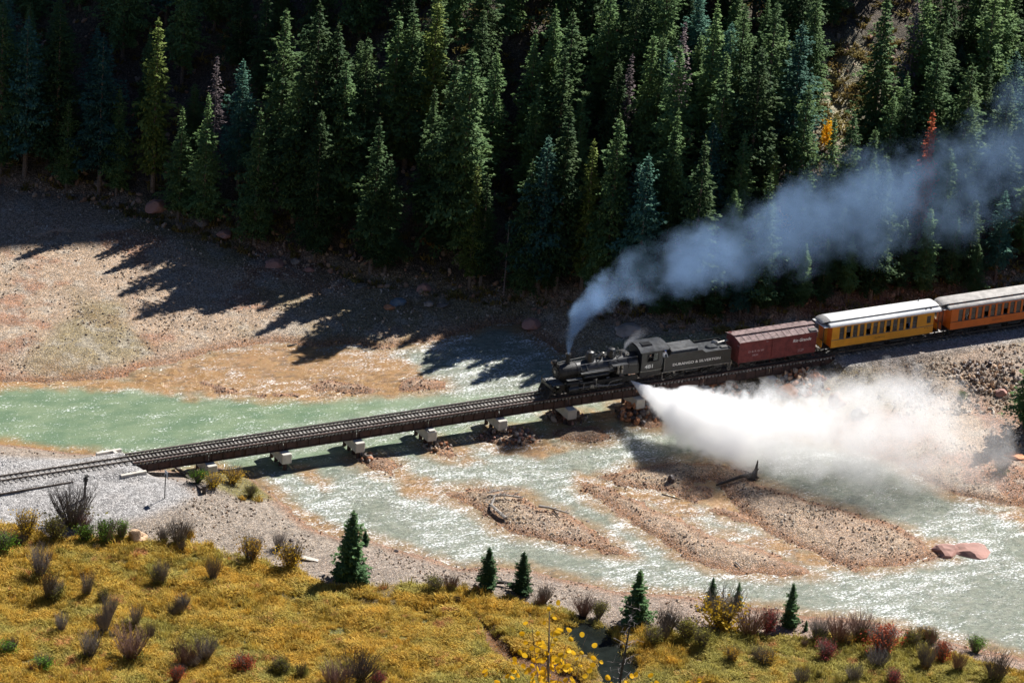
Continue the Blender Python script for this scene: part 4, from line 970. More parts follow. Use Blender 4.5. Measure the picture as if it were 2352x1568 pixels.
# aspen sapling on the near slope, close below the camera
def near_ground(px, py, dist):
    d = ray(px, py); d = d/np.linalg.norm(d); p = CAM+d*dist; return Vector(p)
def aspen_near():
    tips = [(1262, 1402, 25.0), (1222, 1440, 24.8), (1350, 1455, 25.4), (1300, 1480, 25.2), (1135, 1540, 25), (1410, 1560, 25.6), (1500, 1560, 25), (1180, 1520, 24.6), (1340, 1500, 25), (1230, 1480, 25.4), (1270, 1450, 25.1), (1600, 1560, 24.6)]
    tips = [(a, b, 58+(c-25)*1.5) for a, b, c in tips]
    top = near_ground(1262, 1402, 58); g0 = gz(top.x, top.y); base = Vector((top.x+.05, top.y-.3, g0))
    o = empty('aspen_sapling', base, 'golden aspen sapling with sparse leaves in the bottom foreground', 'tree')
    mb = MB(); r = random.Random(3); tw = MB()
    H = top.z-g0; mb.tube([(0, 0, -.4), (.03, .05, H*.5), ((top-base).x, (top-base).y, H)], [.05, .03, .006], 6); mb.build('trunk', M['deadbark'], o)
    LV = []
    for k, (px, py, ds) in enumerate(tips):
        tp = near_ground(px, py, ds)-base; f0 = r.uniform(.55, .75); st = Vector(((top-base).x*f0, (top-base).y*f0, H*f0))
        if st.z > tp.z-.2: st.z = tp.z-.35
        mid = st.lerp(tp, .5)+Vector((r.uniform(-.08, .08), r.uniform(-.08, .08), -.05))
        tw.tube([st, mid, tp], [.008, .006, .003], 4, False)
        for q in range(30):
            t_ = q/29.; p = (st.lerp(mid, t_*2) if t_ < .5 else mid.lerp(tp, t_*2-1))+Vector((r.gauss(0, .13), r.gauss(0, .13), r.gauss(0, .12)))
            if t_ < .2 and r.random() < .5: continue
            LV.append(p)
    tw.build('branches', M['deadbark'], o)
    lm = []
    for i in range(4):                   # a round pointed aspen leaf, slightly folded
        L = MB(); pts = []
        for a in range(9):
            an = 2*PI*a/9; rr = .031*(1+.25*max(0, math.cos(an))**3); pts.append((rr*math.cos(an), rr*math.sin(an)*.95, abs(math.sin(an))*.006*(i-1)))
        L.add([(0, 0, 0)]+pts, [(0, 1+a, 1+(a+1) % 9) for a in range(9)]); lm.append(L.mesh('leaf', M['leafgold']))
    for p in LV:
        link('leaf', lm[r.randrange(4)], o, p, (r.uniform(.7, 2.0), r.uniform(-.8, .8), r.uniform(-1.4, .6)), r.uniform(1.0, 1.5))
aspen_near()
def dead_near():
    top = near_ground(1457, 1382, 205); g0 = gz(top.x, top.y); base = Vector((top.x-1.6, top.y, 0)); base.z = gz(base.x, base.y)
    o = empty('dead_tree', base, 'leafless dead trunk with twisted twigs in front of the dark pool', 'tree')
    t3 = top-base; mb = MB(); pts = [Vector((0, 0, -.5)), Vector((t3.x*.3, 0, t3.z*.35)), Vector((t3.x*.75, .1, t3.z*.7)), t3]
    mb.tube(pts, [.16, .13, .09, .015], 7); mb.build('trunk', M['darkdrift'], o); br = MB(); r = random.Random(12)
    for i in range(70):
        f = r.uniform(.4, 1); k = f*3; j = min(int(k), 2); p = pts[j].lerp(pts[j+1], k-j); a = r.uniform(0, 6.28); L = 1.5*(1.15-f)**.5*r.uniform(.3, 1)
        q = p+Vector((math.cos(a), math.sin(a), r.uniform(-.2, .5)))*L*.5; e = q+Vector((math.cos(a+r.uniform(-.8, .8)), math.sin(a), r.uniform(-.5, .5)))*L*.5
        br.tube([p, q, e], [.022, .014, .005], 3, False)
        for s in range(3): 
            c = q.lerp(e, r.random()); br.tube([c, c+Vector((r.uniform(-1, 1), r.uniform(-1, 1), r.uniform(-.6, .8)))*.35], [.009, .004], 3, False)
    br.build('branches', M['deadbark'], o)
dead_near()

# ------------------------------------------------------------------ railway: rails, ties, bridge
tr_root = bpy.data.objects.new('railway_track', None); COL.objects.link(tr_root); tr_root.location = (0, 0, 0)
tag(tr_root, 'narrow gauge railway track with dark rails on ballast and bridge', kind='structure')
for yy in (-.457, .457):
    mb = MB(); mb.prism([(yy-.06, -.14), (yy+.06, -.14), (yy+.06, -.12), (yy+.012, -.105), (yy+.012, -.04), (yy+.034, -.03), (yy+.034, 0), (yy-.034, 0), (yy-.034, -.03), (yy-.012, -.04), (yy-.012, -.105), (yy-.06, -.12)], -60, 160)
    mb.build('rail', M['rail'], tr_root)
mb = MB(); mb.box(-.11, .11, -1.0, 1.0, -.30, -.145); tie_me = mb.mesh('tie', M['wood'], bevel=.01)
rr = random.Random(4)
xs = list(np.arange(-20, 14.0, .55))+list(np.arange(92.4, 126, .55))
for x in xs: link('tie', tie_me, tr_root, (x, rr.uniform(-.05, .05), -.02), (0, 0, rr.uniform(-.02, .02)))
BX0, BX1 = 14.1, 91.4; SPAN = 7.751
br = empty('railway_bridge', (BX0, 0, -1.16), 'long low steel girder railway bridge with open timber deck over the river', 'bridge')
def bpart(name, mb, m_, **k):
    o = mb.build(name, m_, br, **k); o.location = (-BX0, 0, 1.16); return o
mb = MB(); mb.box(-.105, .105, -1.12, 1.12, -.36, -.14); bt_me = mb.mesh('tie', M['wood'], bevel=.012)
x = BX0+.2
while x < BX1-.1:
    link('tie', bt_me, br, (x-BX0, rr.uniform(-.02, .02), 1.16+rr.uniform(-.008, .008)), (0, 0, rr.uniform(-.012, .012))); x += .40
for sgn in (-1, 1):
    for k in range(10):
        x0 = BX0+SPAN*k; mb = MB(); mb.box(x0+.02, x0+SPAN-.02, sgn*1.0-.09, sgn*1.0+.09, -.137, -.01); bpart('guard_timber', mb, M['rust'] if sgn < 0 else M['darkwood'], bevel=.01)
        mb = MB(); yb = sgn*.98
        mb.box(x0+.03, x0+SPAN-.03, yb-.02, yb+.02, -1.12, -.40); mb.box(x0+.03, x0+SPAN-.03, yb-.15, yb+.15, -.40, -.365); mb.box(x0+.03, x0+SPAN-.03, yb-.15, yb+.15, -1.16, -1.12)
        for q in range(7): mb.box(x0+.3+q*1.16, x0+.32+q*1.16, yb-.13, yb+.13, -1.12, -.40)
        mb.box(x0+3.8, x0+3.96, yb-.17, yb+.17, -1.14, -.40)
        bpart('girder', mb, M['rust'])
for k in range(1, 10):
    x0 = 21.88+SPAN*(k-1)
    yl, yh = -1.95, 1.95
    pc = MB(); pc.box(x0-.5, x0+.5, yl, yh, -2.2, -1.19); cap = bpart('pier_cap', pc, M['concrete'], bevel=.05)
    if k == 4:
        s2 = MB(); s2.box(x0-.34, x0+.34, -1.9, -1.2, -1.187, -1.05); bpart('bearing_block', s2, M['concrete'], bevel=.03)
    col_ = MB()
    for yy in (-1.5, -.5, .5, 1.5): col_.cyl((x0, yy, -4.2), (x0, yy, -2.2), .2, n=12)
    bpart('pier_pile', col_, M['rust'])
def beam(name, p, q, wd, top, hgt, parent, m_, bev=.03):
    p = Vector(p); q = Vector(q); d = (q-p); L = d.length; ang = math.atan2(d.y, d.x)
    mb = MB(); mb.box(0, L, -wd/2, wd/2, -hgt, 0); o = mb.build(name, m_, None, bevel=bev); o.location = (p.x, p.y, top); o.rotation_euler = (0, 0, ang)
    if parent is not None: o.parent = parent; o.location = Vector((p.x, p.y, top))-parent.location
    return o
ab = empty('bridge_abutment', (14.0, 0, -1.2), 'pale concrete abutment with wing walls at the left end of the bridge', 'abutment')
n0 = at(277, 1091, -.42); n1_ = at(336, 1080, -.42); beam('wing_wall', (n0[0], n0[1], 0), (n1_[0], n1_[1], 0), .32, -.40, 1.9, ab, M['concrete'])
n0 = at(221, 1040, -.42); n2_ = at(278, 1030, -.42); beam('wing_wall', (n0[0], n0[1], 0), (n2_[0], n2_[1], 0), .32, -.40, 1.9, ab, M['concrete'])
beam('back_wall', (n2_[0]-.8, n2_[1], 0), (n1_[0]-.8, n1_[1], 0), .35, -.42, 2.2, ab, M['concrete'])
ab2 = empty('bridge_abutment', (91.6, 0, -1.2), 'pale concrete abutment at the right end of the bridge below the yellow coach', 'abutment')
n0 = at(1917, 834, -.62); n1_ = at(1968, 827, -.62); beam('wing_wall', (n0[0], n0[1], 0), (n1_[0]+.3, n1_[1], 0), .3, -.6, 1.8, ab2, M['concrete'])
beam('back_wall', (91.6, -3.3, 0), (91.6, 3.2, 0), .35, -.63, 2.2, ab2, M['concrete'])
beam('wing_wall', (91.4, 3.2, 0), (94, 3.4, 0), .3, -.6, 1.8, ab2, M['concrete'])

# ------------------------------------------------------------------ the train
def text(parent, name, body, x, z, size, y, m_, wide=1., shear=0, bold=.012, al='LEFT', rz=0):
    cu = bpy.data.curves.new(name, 'FONT'); cu.body = body; cu.size = size; cu.extrude = .004; cu.offset = bold*size/.5*.5; cu.shear = shear; cu.align_x = al
    cu.resolution_u = 3; tmp = bpy.data.objects.new(name, cu); me = bpy.data.meshes.new_from_object(tmp); me.name = name
    bpy.data.objects.remove(tmp); bpy.data.curves.remove(cu); me.materials.clear(); me.materials.append(m_)
    o = bpy.data.objects.new(name, me); COL.objects.link(o); o.parent = parent
    o.location = (x, y, z); o.rotation_euler = (PI/2, 0, rz); o.scale = (wide, 1, 1); return o
def wheel_me(r, wd=.12, spokes=0, m_=None):
    mb = MB(); mb.lathe([(.06, -wd/2-.05), (.1, -wd/2-.05), (r*.75, -wd/2+.03), (r*.92, -wd/2), (r, -wd/2), (r, wd/2), (r*1.08, wd/2), (r*1.08, wd/2+.03), (.1, wd/2+.03)], axis='y', n=20)
    return mb.mesh('wheel', m_ or M['blackdust'], True)
WH = wheel_me(.33)
def truck(parent, x, m_, base=.75):
    for dx in (-base, base):
        for sy in (-1, 1): link('wheel', WH, parent, (x+dx, sy*.5, .33), (0, 0, 0 if sy > 0 else PI))
    mb = MB()
    for sy in (-.72, .72):
        mb.box(x-base-.25, x+base+.25, sy-.05, sy+.05, .28, .42); mb.box(x-base+.1, x+base-.1, sy-.05, sy+.05, .52, .62)
        mb.prism([(x-base-.2, .42), (x-base+.15, .62), (x-base+.1, .42)], sy-.05, sy+.05, 'y'); mb.prism([(x+base+.2, .42), (x+base-.15, .62), (x+base-.1, .42)], sy-.05, sy+.05, 'y')
        for q in (-.2, 0, .2): mb.cyl((x+q, sy, .3), (x+q, sy, .55), .07, n=8)
        for q in (-base, base): mb.box(x+q-.13, x+q+.13, sy-.1, sy+.1, .24, .46)
    mb.box(x-.2, x+.2, -.8, .8, .4, .7)
    mb.cyl((x-base, -.6, .33), (x-base, .6, .33), .07, n=8); mb.cyl((x+base, -.6, .33), (x+base, .6, .33), .07, n=8)
    mb.build('truck_frame', m_, parent)
def coupler(parent, x, d, m_):
    mb = MB(); mb.box(min(x, x+d*.5), max(x, x+d*.5), -.09, .09, .55, .72); mb.box(min(x+d*.42, x+d*.68), max(x+d*.42, x+d*.68), -.15, .15, .5, .78); mb.build('coupler', m_, parent, bevel=.02)

# locomotive: x along the track, its origin on the rail below the pilot
LX = 58.4
loco = empty('steam_locomotive', (LX, 0, 0), 'black steam locomotive with white number 481 on the cab crossing the bridge', 'locomotive')
def lp(name, mb, m_, smooth=False, bevel=0):
    o = mb.build(name, m_, loco, smooth, bevel); o.location = (-LX, 0, 0); return o
loco.location.x = LX-.45; loco.scale = (1, 1, .885)
BZ = 2.62
b1 = MB(); b1.lathe([(.0, 59.93), (.84, 59.95), (.86, 60.0), (.86, 61.95)], (0, 0, BZ), 'x', 28); lp('smokebox', b1, M['blackdust'], True)
b1 = MB(); b1.lathe([(.0, 59.82), (.55, 59.84), (.62, 59.90), (.62, 59.95)], (0, 0, BZ), 'x', 24)
for k in range(12): a = 2*PI*k/12; b1.box(59.80, 59.92, .7*math.cos(a)-.05, .7*math.cos(a)+.05, BZ+.7*math.sin(a)-.05, BZ+.7*math.sin(a)+.05)
lp('smokebox_door', b1, M['blackdust'], True)
b1 = MB(); b1.lathe([(.0, 59.76), (.2, 59.77), (.2, 59.83)], (0, 0, BZ), 'x', 16); lp('number_plate', b1, M['steel'])
b1 = MB(); b1.lathe([(.84, 61.95), (.87, 61.97), (.87, 63.6), (.97, 64.8), (1.0, 66.2), (1.02, 68.7)], (0, 0, BZ), 'x', 28); lp('boiler', b1, M['black'], True)
b1 = MB()
for x in (61.95, 63.0, 64.2, 65.4, 66.5, 67.6): 
    r_ = .88 if x < 63.6 else min(1.03, .88+(x-63.6)*.085)
    b1.lathe([(r_+.0, x-.04), (r_+.02, x-.04), (r_+.02, x+.04), (r_+.0, x+.04)], (0, 0, BZ), 'x', 28)
lp('boiler_band', b1, M['blackdust'], True)
b1 = MB(); b1.box(66.6, 68.9, -1.0, 1.0, 1.5, 2.6); lp('firebox', b1, M['black'], bevel=.05)
b1 = MB(); b1.lathe([(.36, 3.32), (.27, 3.5), (.23, 3.7), (.22, 4.35), (.27, 4.5), (.29, 4.62), (.22, 4.62)], (61.15, 0, 0), n=20); lp('chimney', b1, M['blackdust'], True)
b1 = MB(); b1.lathe([(.17, 4.40), (.17, 4.63)], (61.15, 0, 0), n=16); lp('chimney_mouth', b1, M['black'])
b1 = MB(); b1.lathe([(.50, 3.3), (.46, 3.5), (.45, 4.30), (.38, 4.48), (.12, 4.58), (.08, 4.64)], (63.65, 0, 0), n=22); lp('sand_dome', b1, M['black'], True)
b1 = MB(); b1.lathe([(.5, 3.4), (.47, 3.6), (.46, 4.32), (.36, 4.50), (.1, 4.58)], (66.05, 0, 0), n=22); lp('steam_dome', b1, M['black'], True)
b1 = MB(); b1.lathe([(.26, 3.62), (.25, 3.7), (.17, 3.95), (.10, 4.05), (.04, 4.1)], (64.75, 0, 0), n=16); lp('bell', b1, M['steel'], True)
b1 = MB(); b1.box(64.7, 64.8, -.36, -.28, 3.5, 4.15); b1.box(64.7, 64.8, .28, .36, 3.5, 4.15); b1.box(64.72, 64.78, -.36, .36, 4.1, 4.18); lp('bell_frame', b1, M['blackdust'])
b1 = MB(); b1.cyl((65.25, -.2, 3.5), (65.25, -.2, 4.0), .05, n=8); b1.cyl((66.9, .2, 3.6), (66.9, .2, 4.35), .05, n=8); b1.cyl((67.1, -.2, 3.6), (67.1, -.2, 4.25), .07, n=8); b1.cyl((67.0, 0, 3.6), (67.0, 0, 4.2), .06, n=8)
b1.box(67.45, 67.9, -.4, .4, 3.55, 3.85); b1.lathe([(.16, 3.6), (.16, 3.95), (.08, 4.0)], (65.3, .35, 0), n=10); lp('safety_valves', b1, M['steel'], bevel=.01)
b1 = MB(); b1.lathe([(.0, 59.35), (.2, 59.36), (.24, 59.42), (.24, 59.85), (.12, 59.92)], (0, 0, 3.85), 'x', 18); b1.box(59.5, 60.1, -.22, .22, 3.45, 3.6); lp('headlight', b1, M['blackdust'], True)
b1 = MB(); b1.lathe([(.0, 59.335), (.18, 59.34), (.18, 59.36)], (0, 0, 3.85), 'x', 16); lp('headlight_lens', b1, M['glass'])
b1 = MB(); b1.cyl((59.9, -.45, 3.5), (59.9, .45, 3.5), .16, n=12); lp('feedwater_heater', b1, M['blackdust'], True)
for sy in (-1, 1):
    b1 = MB(); b1.tube([(60.2, sy*.72, 3.30), (62, sy*.76, 3.42), (63.5, sy*.80, 3.5), (66, sy*.90, 3.56), (68.6, sy*.96, 3.62)], .028, 6)
    for x in (60.3, 62, 64, 66, 68): b1.cyl((x, sy*.62, 3.2), (x, sy*.78, 3.36), .02, n=5)
    lp('handrail', b1, M['steel'])
    # frames, cylinders, running boards, rods
    b1 = MB(); b1.box(60.0, 68.8, sy*.74-.05, sy*.74+.05, .62, 1.25); lp('frame', b1, M['blackdust'])
    b1 = MB(); b1.cyl((60.75, sy*1.08, .82), (61.85, sy*1.08, .82), .42, n=20); b1.cyl((60.68, sy*1.08, .82), (60.78, sy*1.08, .82), .32, n=16); lp('cylinder', b1, M['black'], True)
    b1 = MB(); b1.cyl((60.62, sy*1.02, 1.5), (62.0, sy*1.02, 1.5), .25, n=16); b1.box(60.9, 61.75, sy*1.02-.3, sy*1.02+.25, 1.0, 1.5); lp('valve_chest', b1, M['blackdust'], True)
    b1 = MB(); b1.box(60.55, 62.2, sy*1.15-.25, sy*1.15+.22, 2.0, 2.06); lp('ledge', b1, M['greypaint'])
    b1 = MB(); b1.box(62.1, 65.75, sy*1.2-.18, sy*1.2+.18, 2.58, 2.64); b1.box(62.1, 65.75, sy*1.37-.01, sy*1.37+.01, 2.50, 2.64); lp('running_board', b1, M['greypaint'])
    b1 = MB(); b1.box(65.6, 67.3, sy*1.2-.26, sy*1.2+.22, 3.02, 3.08); lp('pump_platform', b1, M['greypaint'])
    b1 = MB(); b1.cyl((62.5, sy*1.08, 2.12), (65.2, sy*1.08, 2.12), .24, n=14); lp('air_tank', b1, M['black'], True)
    b1 = MB()
    for q in (66.3, 66.75): b1.cyl((q, sy*1.22, 2.0), (q, sy*1.22, 2.45), .16, n=12); b1.cyl((q, sy*1.22, 2.52), (q, sy*1.22, 2.95), .13, n=12)
    lp('air_pump', b1, M['steel'] if sy < 0 else M['blackdust'], True)
    b1 = MB(); yo = sy*1.12
    b1.tube([(62.0, yo, .82), (63.5, yo, .82)], .04, 6); b1.box(63.3, 63.7, yo-.1, yo+.1, .66, 1.0); b1.tube([(63.5, yo, .82), (66.3, yo+sy*.05, .52)], [.07, .06], 6); lp('main_rod', b1, M['steel'])
    b1 = MB(); b1.tube([(62.4, sy*.98, .50), (67.1, sy*.98, .50)], .055, 6); lp('side_rod', b1, M['steel'])
    b1 = MB(); b1.tube([(62.2, yo, 1.35), (63.9, yo, 1.35)], .035, 6); b1.tube([(63.9, yo, 1.65), (64.0, yo, .95), (63.95, yo, .5)], .05, 6); b1.tube([(64.0, yo, 1.0), (65.3, yo, .45)], .035, 6)
    b1.tube([(65.3, yo, .45), (65.55, yo, 1.0), (66.9, yo, 1.15)], .035, 6); b1.tube([(62.5, yo, .6), (62.6, yo, 1.3)], .035, 6); b1.lathe([(.12, -.04), (.14, 0), (.12, .04)], (63.95, yo, 1.6), 'y', 10); lp('valve_gear', b1, M['steel'])
    DR = wheel_me(.53)
    for q in (62.5, 64.0, 65.5, 67.0):
        wobj = link('driving_wheel', DR, loco, (q-LX, sy*.5, .57), (0, 0, 0 if sy > 0 else PI))
        cb = MB(); cb.prism([(q+.32*math.cos(a), .57+.32*math.sin(a)) for a in np.linspace(0, 2*PI, 12)[:-1]], sy*.84, sy*.92, 'y'); lp('counterweight', cb, M['blackdust'])
    for q in (60.1, 68.35): link('wheel', WH, loco, (q-LX, sy*.5, .36), (0, 0, 0 if sy > 0 else PI))
b1 = MB(); b1.box(58.95, 59.2, -1.15, 1.15, 1.0, 1.42); b1.box(59.2, 60.6, -1.0, 1.0, 1.30, 1.42); lp('pilot_beam', b1, M['black'], bevel=.02)
b1 = MB(); b1.box(59.2, 60.4, -.95, .95, 1.42, 1.47); lp('front_deck', b1, M['greypaint'])
b1 = MB()
b1.prism([(58.4, .12), (59.15, .12), (59.15, 1.0), (58.95, 1.0)], -.3, .3, 'y'); b1.prism([(58.62, .12), (59.15, .12), (59.15, 1.0), (58.98, 1.0)], -1.1, 1.1, 'y')
for k in range(-6, 7): b1.tube([(58.38+abs(k)*.04, k*.17, .12), (58.93, k*.16, 1.02)], .035, 5)
lp('pilot', b1, M['blackdust'])
b1 = MB()
for sy in (-1, 1):
    b1.tube([(58.95, sy*1.05, 1.42), (58.9, sy*1.05, 1.75), (59.3, sy*.9, 2.1)], .03, 5); b1.tube([(59.1, sy*1.2, .3), (59.1, sy*1.2, 1.2)], .03, 5); b1.box(58.9, 59.3, sy*1.2-.12, sy*1.2+.12, .3, .34)
    b1.tube([(59.3, sy*.55, 1.45), (59.95, sy*.5, 2.15)], .03, 5); b1.box(58.85, 58.95, sy*.95-.06, sy*.95+.06, 1.42, 1.72)
b1.tube([(58.6, -.2, .8), (58.55, -.2, 1.6)], .025, 5); lp('steps_and_brackets', b1, M['blackdust'])
coupler(loco, 58.95-LX, -1, M['blackdust'])
b1 = MB()
for q in ((62.2, 2.1), (62.9, 1.6)): b1.tube([(q[0], -.9, 3.25), (q[0]+.1, -1.02, 2.8), (q[0]+.6, -1.08, q[1]+.6), (65.0, -1.08, q[1]+.62)], .028, 5)
b1.tube([(62.9, -.55, 3.4), (63.0, -.95, 2.75), (63.3, -1.02, 2.7), (65.3, -1.1, 2.72)], .03, 5); b1.tube([(66, -.9, 3.4), (66.6, -1.05, 3.0)], .03, 5); lp('pipework', b1, M['steel'])
# cab
cab = MB()
cab.box(68.85, 68.93, -1.35, 1.35, 1.9, 4.2)
cab.box(68.93, 69.55, -1.35, -1.29, 1.9, 4.2); cab.box(70.75, 71.2, -1.35, -1.29, 1.9, 4.2); cab.box(69.55, 70.75, -1.35, -1.29, 1.9, 2.95); cab.box(69.55, 70.75, -1.35, -1.29, 3.85, 4.2)
cab.box(68.93, 71.2, 1.29, 1.35, 1.9, 4.2); cab.box(68.93, 71.5, -1.29, 1.29, 1.84, 1.9); lp('cab', cab, M['tender'])
pr_ = [(1.47*math.sin(a)*1.0, 4.18+.52*(math.cos(a)-math.cos(R(62)))/(1-math.cos(R(62)))) for a in np.linspace(R(-62), R(62), 17)]
pr_ = [(u*1.47/(1.47*math.sin(R(62))), v) for u, v in pr_]
b1 = MB(); b1.prism(pr_+[(u, v-.05) for u, v in reversed(pr_)], 68.6, 71.85); lp('cab_roof', b1, M['greypaint'], True)
b1 = MB(); b1.box(69.15, 70.2, -.75, -.05, 4.68, 4.75); b1.box(69.1, 70.25, -.8, -.72, 4.55, 4.68); lp('roof_hatch', b1, M['blackdust'])
b1 = MB(); b1.box(69.5, 70.8, -1.38, -1.35, 3.85, 3.92); b1.box(69.5, 70.8, -1.40, -1.35, 2.88, 2.95); b1.box(69.48, 69.55, -1.38, -1.35, 2.95, 3.85); b1.box(70.75, 70.82, -1.38, -1.35, 2.95, 3.85); b1.box(70.2, 70.26, -1.33, -1.30, 2.95, 3.85); lp('window_frame', b1, M['blackdust'])
b1 = MB(); b1.box(70.26, 70.75, -1.325, -1.315, 2.95, 3.85); lp('window_pane', b1, M['glass'])
b1 = MB(); b1.box(68.8, 71.2, -1.40, -1.28, 1.78, 1.84); lp('cab_sill', b1, M['steel'])
b1 = MB(); b1.box(68.9, 71.3, -1.1, 1.1, 1.0, 1.78); lp('cab_underframe', b1, M['blackdust'])
text(loco, 'number_lettering', '481', 69.26-LX, 2.12, .62, -1.358, M['white'], 1.12, 0, .02)
# tender
ten = empty('locomotive_tender', (71.1, 0, 0), 'black tender lettered DURANGO & SILVERTON coupled behind the cab', 'tender')
TX = 71.1
def tp(name, mb, m_, smooth=False, bevel=0):
    o = mb.build(name, m_, ten, smooth, bevel); o.location = (-TX, 0, 0); return o
pf = [(71.4, 1.35), (79.05, 1.35), (79.05, 3.02), (76.1, 3.02), (75.7, 3.40), (72.0, 3.40), (71.85, 3.15), (71.4, 3.1)]
b1 = MB(); b1.prism(pf, -1.33, -1.27, 'y'); b1.prism(pf, 1.27, 1.33, 'y'); b1.box(79.0, 79.05, -1.27, 1.27, 1.35, 3.02); b1.box(71.4, 71.46, -1.27, 1.27, 1.35, 3.1); tp('tank_side', b1, M['tender'])
b1 = MB(); b1.box(71.46, 79.0, -1.27, 1.27, 1.5, 2.92); tp('tank_top', b1, M['greypaint'])
b1 = MB(); b1.prism([(-1.0, 2.9), (-1.0, 3.55), (-.8, 3.66), (.8, 3.72), (1.0, 3.6), (1.0, 2.9)], 72.35, 75.4); tp('coal_bunker_cover', b1, M['greypaint'], bevel=.04)
b1 = MB(); b1.prism([(-.55, 3.3), (-.55, 3.75), (-.3, 3.9), (.3, 3.9), (.55, 3.75), (.55, 3.3)], 71.7, 72.5); tp('front_hood', b1, M['blackdust'], bevel=.02)
b1 = MB(); b1.lathe([(.42, 2.92), (.42, 3.12), (.36, 3.16)], (77.2, -.15, 0), n=18); b1.box(77.1, 77.9, -.57, .27, 2.92, 3.1); tp('water_hatch', b1, M['greypaint'], bevel=.02)
b1 = MB(); b1.cyl((78.2, .1, 3.15), (79.5, .3, 3.2), .13, n=12); b1.lathe([(.35, 2.92), (.33, 3.1), (.2, 3.22)], (78.25, .65, 0), n=12); b1.box(78.2, 78.9, -.9, -.4, 2.92, 3.08); tp('deck_fittings', b1, M['steel'])
b1 = MB(); b1.box(76.1, 79.05, 1.2, 1.27, 3.02, 3.14); b1.box(78.98, 79.05, -1.27, 1.27, 3.02, 3.1); tp('deck_rim', b1, M['blackdust'])
b1 = MB(); b1.box(71.2, 79.15, -1.40, -1.2, 1.27, 1.34); b1.box(71.2, 79.15, 1.2, 1.40, 1.27, 1.34); tp('side_ledge', b1, M['steel'])
b1 = MB(); b1.box(71.3, 79.1, -.9, .9, .95, 1.27); b1.box(77.2, 78.2, -1.3, -.95, .85, 1.2); b1.cyl((73.9, -1.15, .98), (75.4, -1.15, .98), .16, n=10); tp('underframe', b1, M['blackdust'])
b1 = MB(); b1.box(78.8, 79.1, -1.35, -1.15, .35, .4); b1.box(78.8, 78.85, -1.35, -1.15, .35, 1.3); b1.box(79.05, 79.1, -1.35, -1.15, .35, 1.3); b1.box(78.8, 79.1, -1.35, -1.15, .8, .84)
b1.box(71.3, 71.6, -1.35, -1.15, .4, .45); b1.box(71.3, 71.34, -1.35, -1.15, .4, 1.3); b1.lathe([(.0, -1.28), (.13, -1.27), (.13, -1.15)], (72.7, 0, 1.05), 'y', 12); tp('steps', b1, M['steel'])
b1 = MB(); b1.cyl((79.0, -1.3, 1.6), (79.0, -1.3, 2.9), .02, n=5); b1.cyl((71.45, -1.36, 1.5), (71.45, -1.36, 3.0), .025, n=5); tp('grab_iron', b1, M['steel'])
ten.location.x = 70.72; ten.scale = (1.018, 1, .885)
truck(ten, 73.2-TX, M['blackdust'], .8); truck(ten, 77.4-TX, M['blackdust'], .8); coupler(ten, 79.1-TX, 1, M['blackdust'])
tt = text(ten, 'side_lettering', 'DURANGO & SILVERTON', 72.4-TX, 1.92, .42, -1.335, M['white'], 1.0, 0, .015)
tt.scale = (5.45/max(v.co.x for v in tt.data.vertices), 1, 1)

def person(x, y, z, rz, label, shirt, hat=None, hat_col=None, seated=False, lean=.1, scale=1.0):
    """one continuous skinned figure from the hips up (and legs), with head, arms and hands"""
    o = empty('person', (x, y, z), label, 'person', rz)
    J = [(0, 0, .95), (0, lean*.4, 1.15), (0, lean, 1.42), (0, lean+.02, 1.52), (0, lean+.03, 1.64), (0, lean+.03, 1.76),
         (.19, lean, 1.42), (.27, lean+.10, 1.18), (.20, lean+.34, 1.12), (-.19, lean, 1.42), (-.27, lean+.08, 1.18), (-.22, lean+.30, 1.10),
         (.11, 0, .90), (.12, .03, .50), (.12, 0, .06), (.12, .14, .03), (-.11, 0, .90), (-.12, .03, .50), (-.12, 0, .06), (-.12, .14, .03), (.19, lean+.42, 1.13), (-.21, lean+.38, 1.10)]
    Ed = [(0, 1), (1, 2), (2, 3), (3, 4), (4, 5), (2, 6), (6, 7), (7, 8), (2, 9), (9, 10), (10, 11), (0, 12), (12, 13), (13, 14), (14, 15), (0, 16), (16, 17), (17, 18), (18, 19), (8, 20), (11, 21)]
    Rd = [.15, .14, .16, .055, .095, .075, .075, .05, .04, .075, .05, .04, .095, .065, .05, .035, .095, .065, .05, .035, .035, .035]
    me = bpy.data.meshes.new('body'); me.from_pydata(J, Ed, []); b_ = link('body', me, o); me.materials.append(shirt)
    sk = b_.modifiers.new('skin', 'SKIN'); ss = b_.modifiers.new('sub', 'SUBSURF'); ss.levels = ss.render_levels = 1
    for i, r_ in enumerate(Rd): me.skin_vertices[0].data[i].radius = (r_, r_*.75 if i in (0, 1, 2) else r_)
    me.skin_vertices[0].data[0].use_root = True
    hd = MB(); hd.lathe([(.03, 1.53), (.075, 1.56), (.095, 1.64), (.095, 1.70), (.07, 1.77), (.02, 1.80)], (0, lean+.05, 0), n=12); hd.box(-.015, .015, lean+.14, lean+.17, 1.63, 1.68); hd.build('head', M['skin'], o, True)
    if hat:
        h = MB(); h.lathe([(.112, 1.70), (.115, 1.74), (.10, 1.81), (.03, 1.84)], (0, lean+.04, 0), n=12); h.box(-.07, .07, lean+.12, lean+.22, 1.70, 1.72); h.build('cap', hat, o, True)
    o.scale = (scale,)*3
    return o
person(71.15, -.95, 1.72, R(180), 'crew member in pale shirt and blue cap standing in the gap between cab and tender', M['shirt'], M['blue'])
person(69.6, -.92, 1.55, R(160), 'engineer in dark clothes leaning at the cab window', M['blackdust'], M['blackdust'])

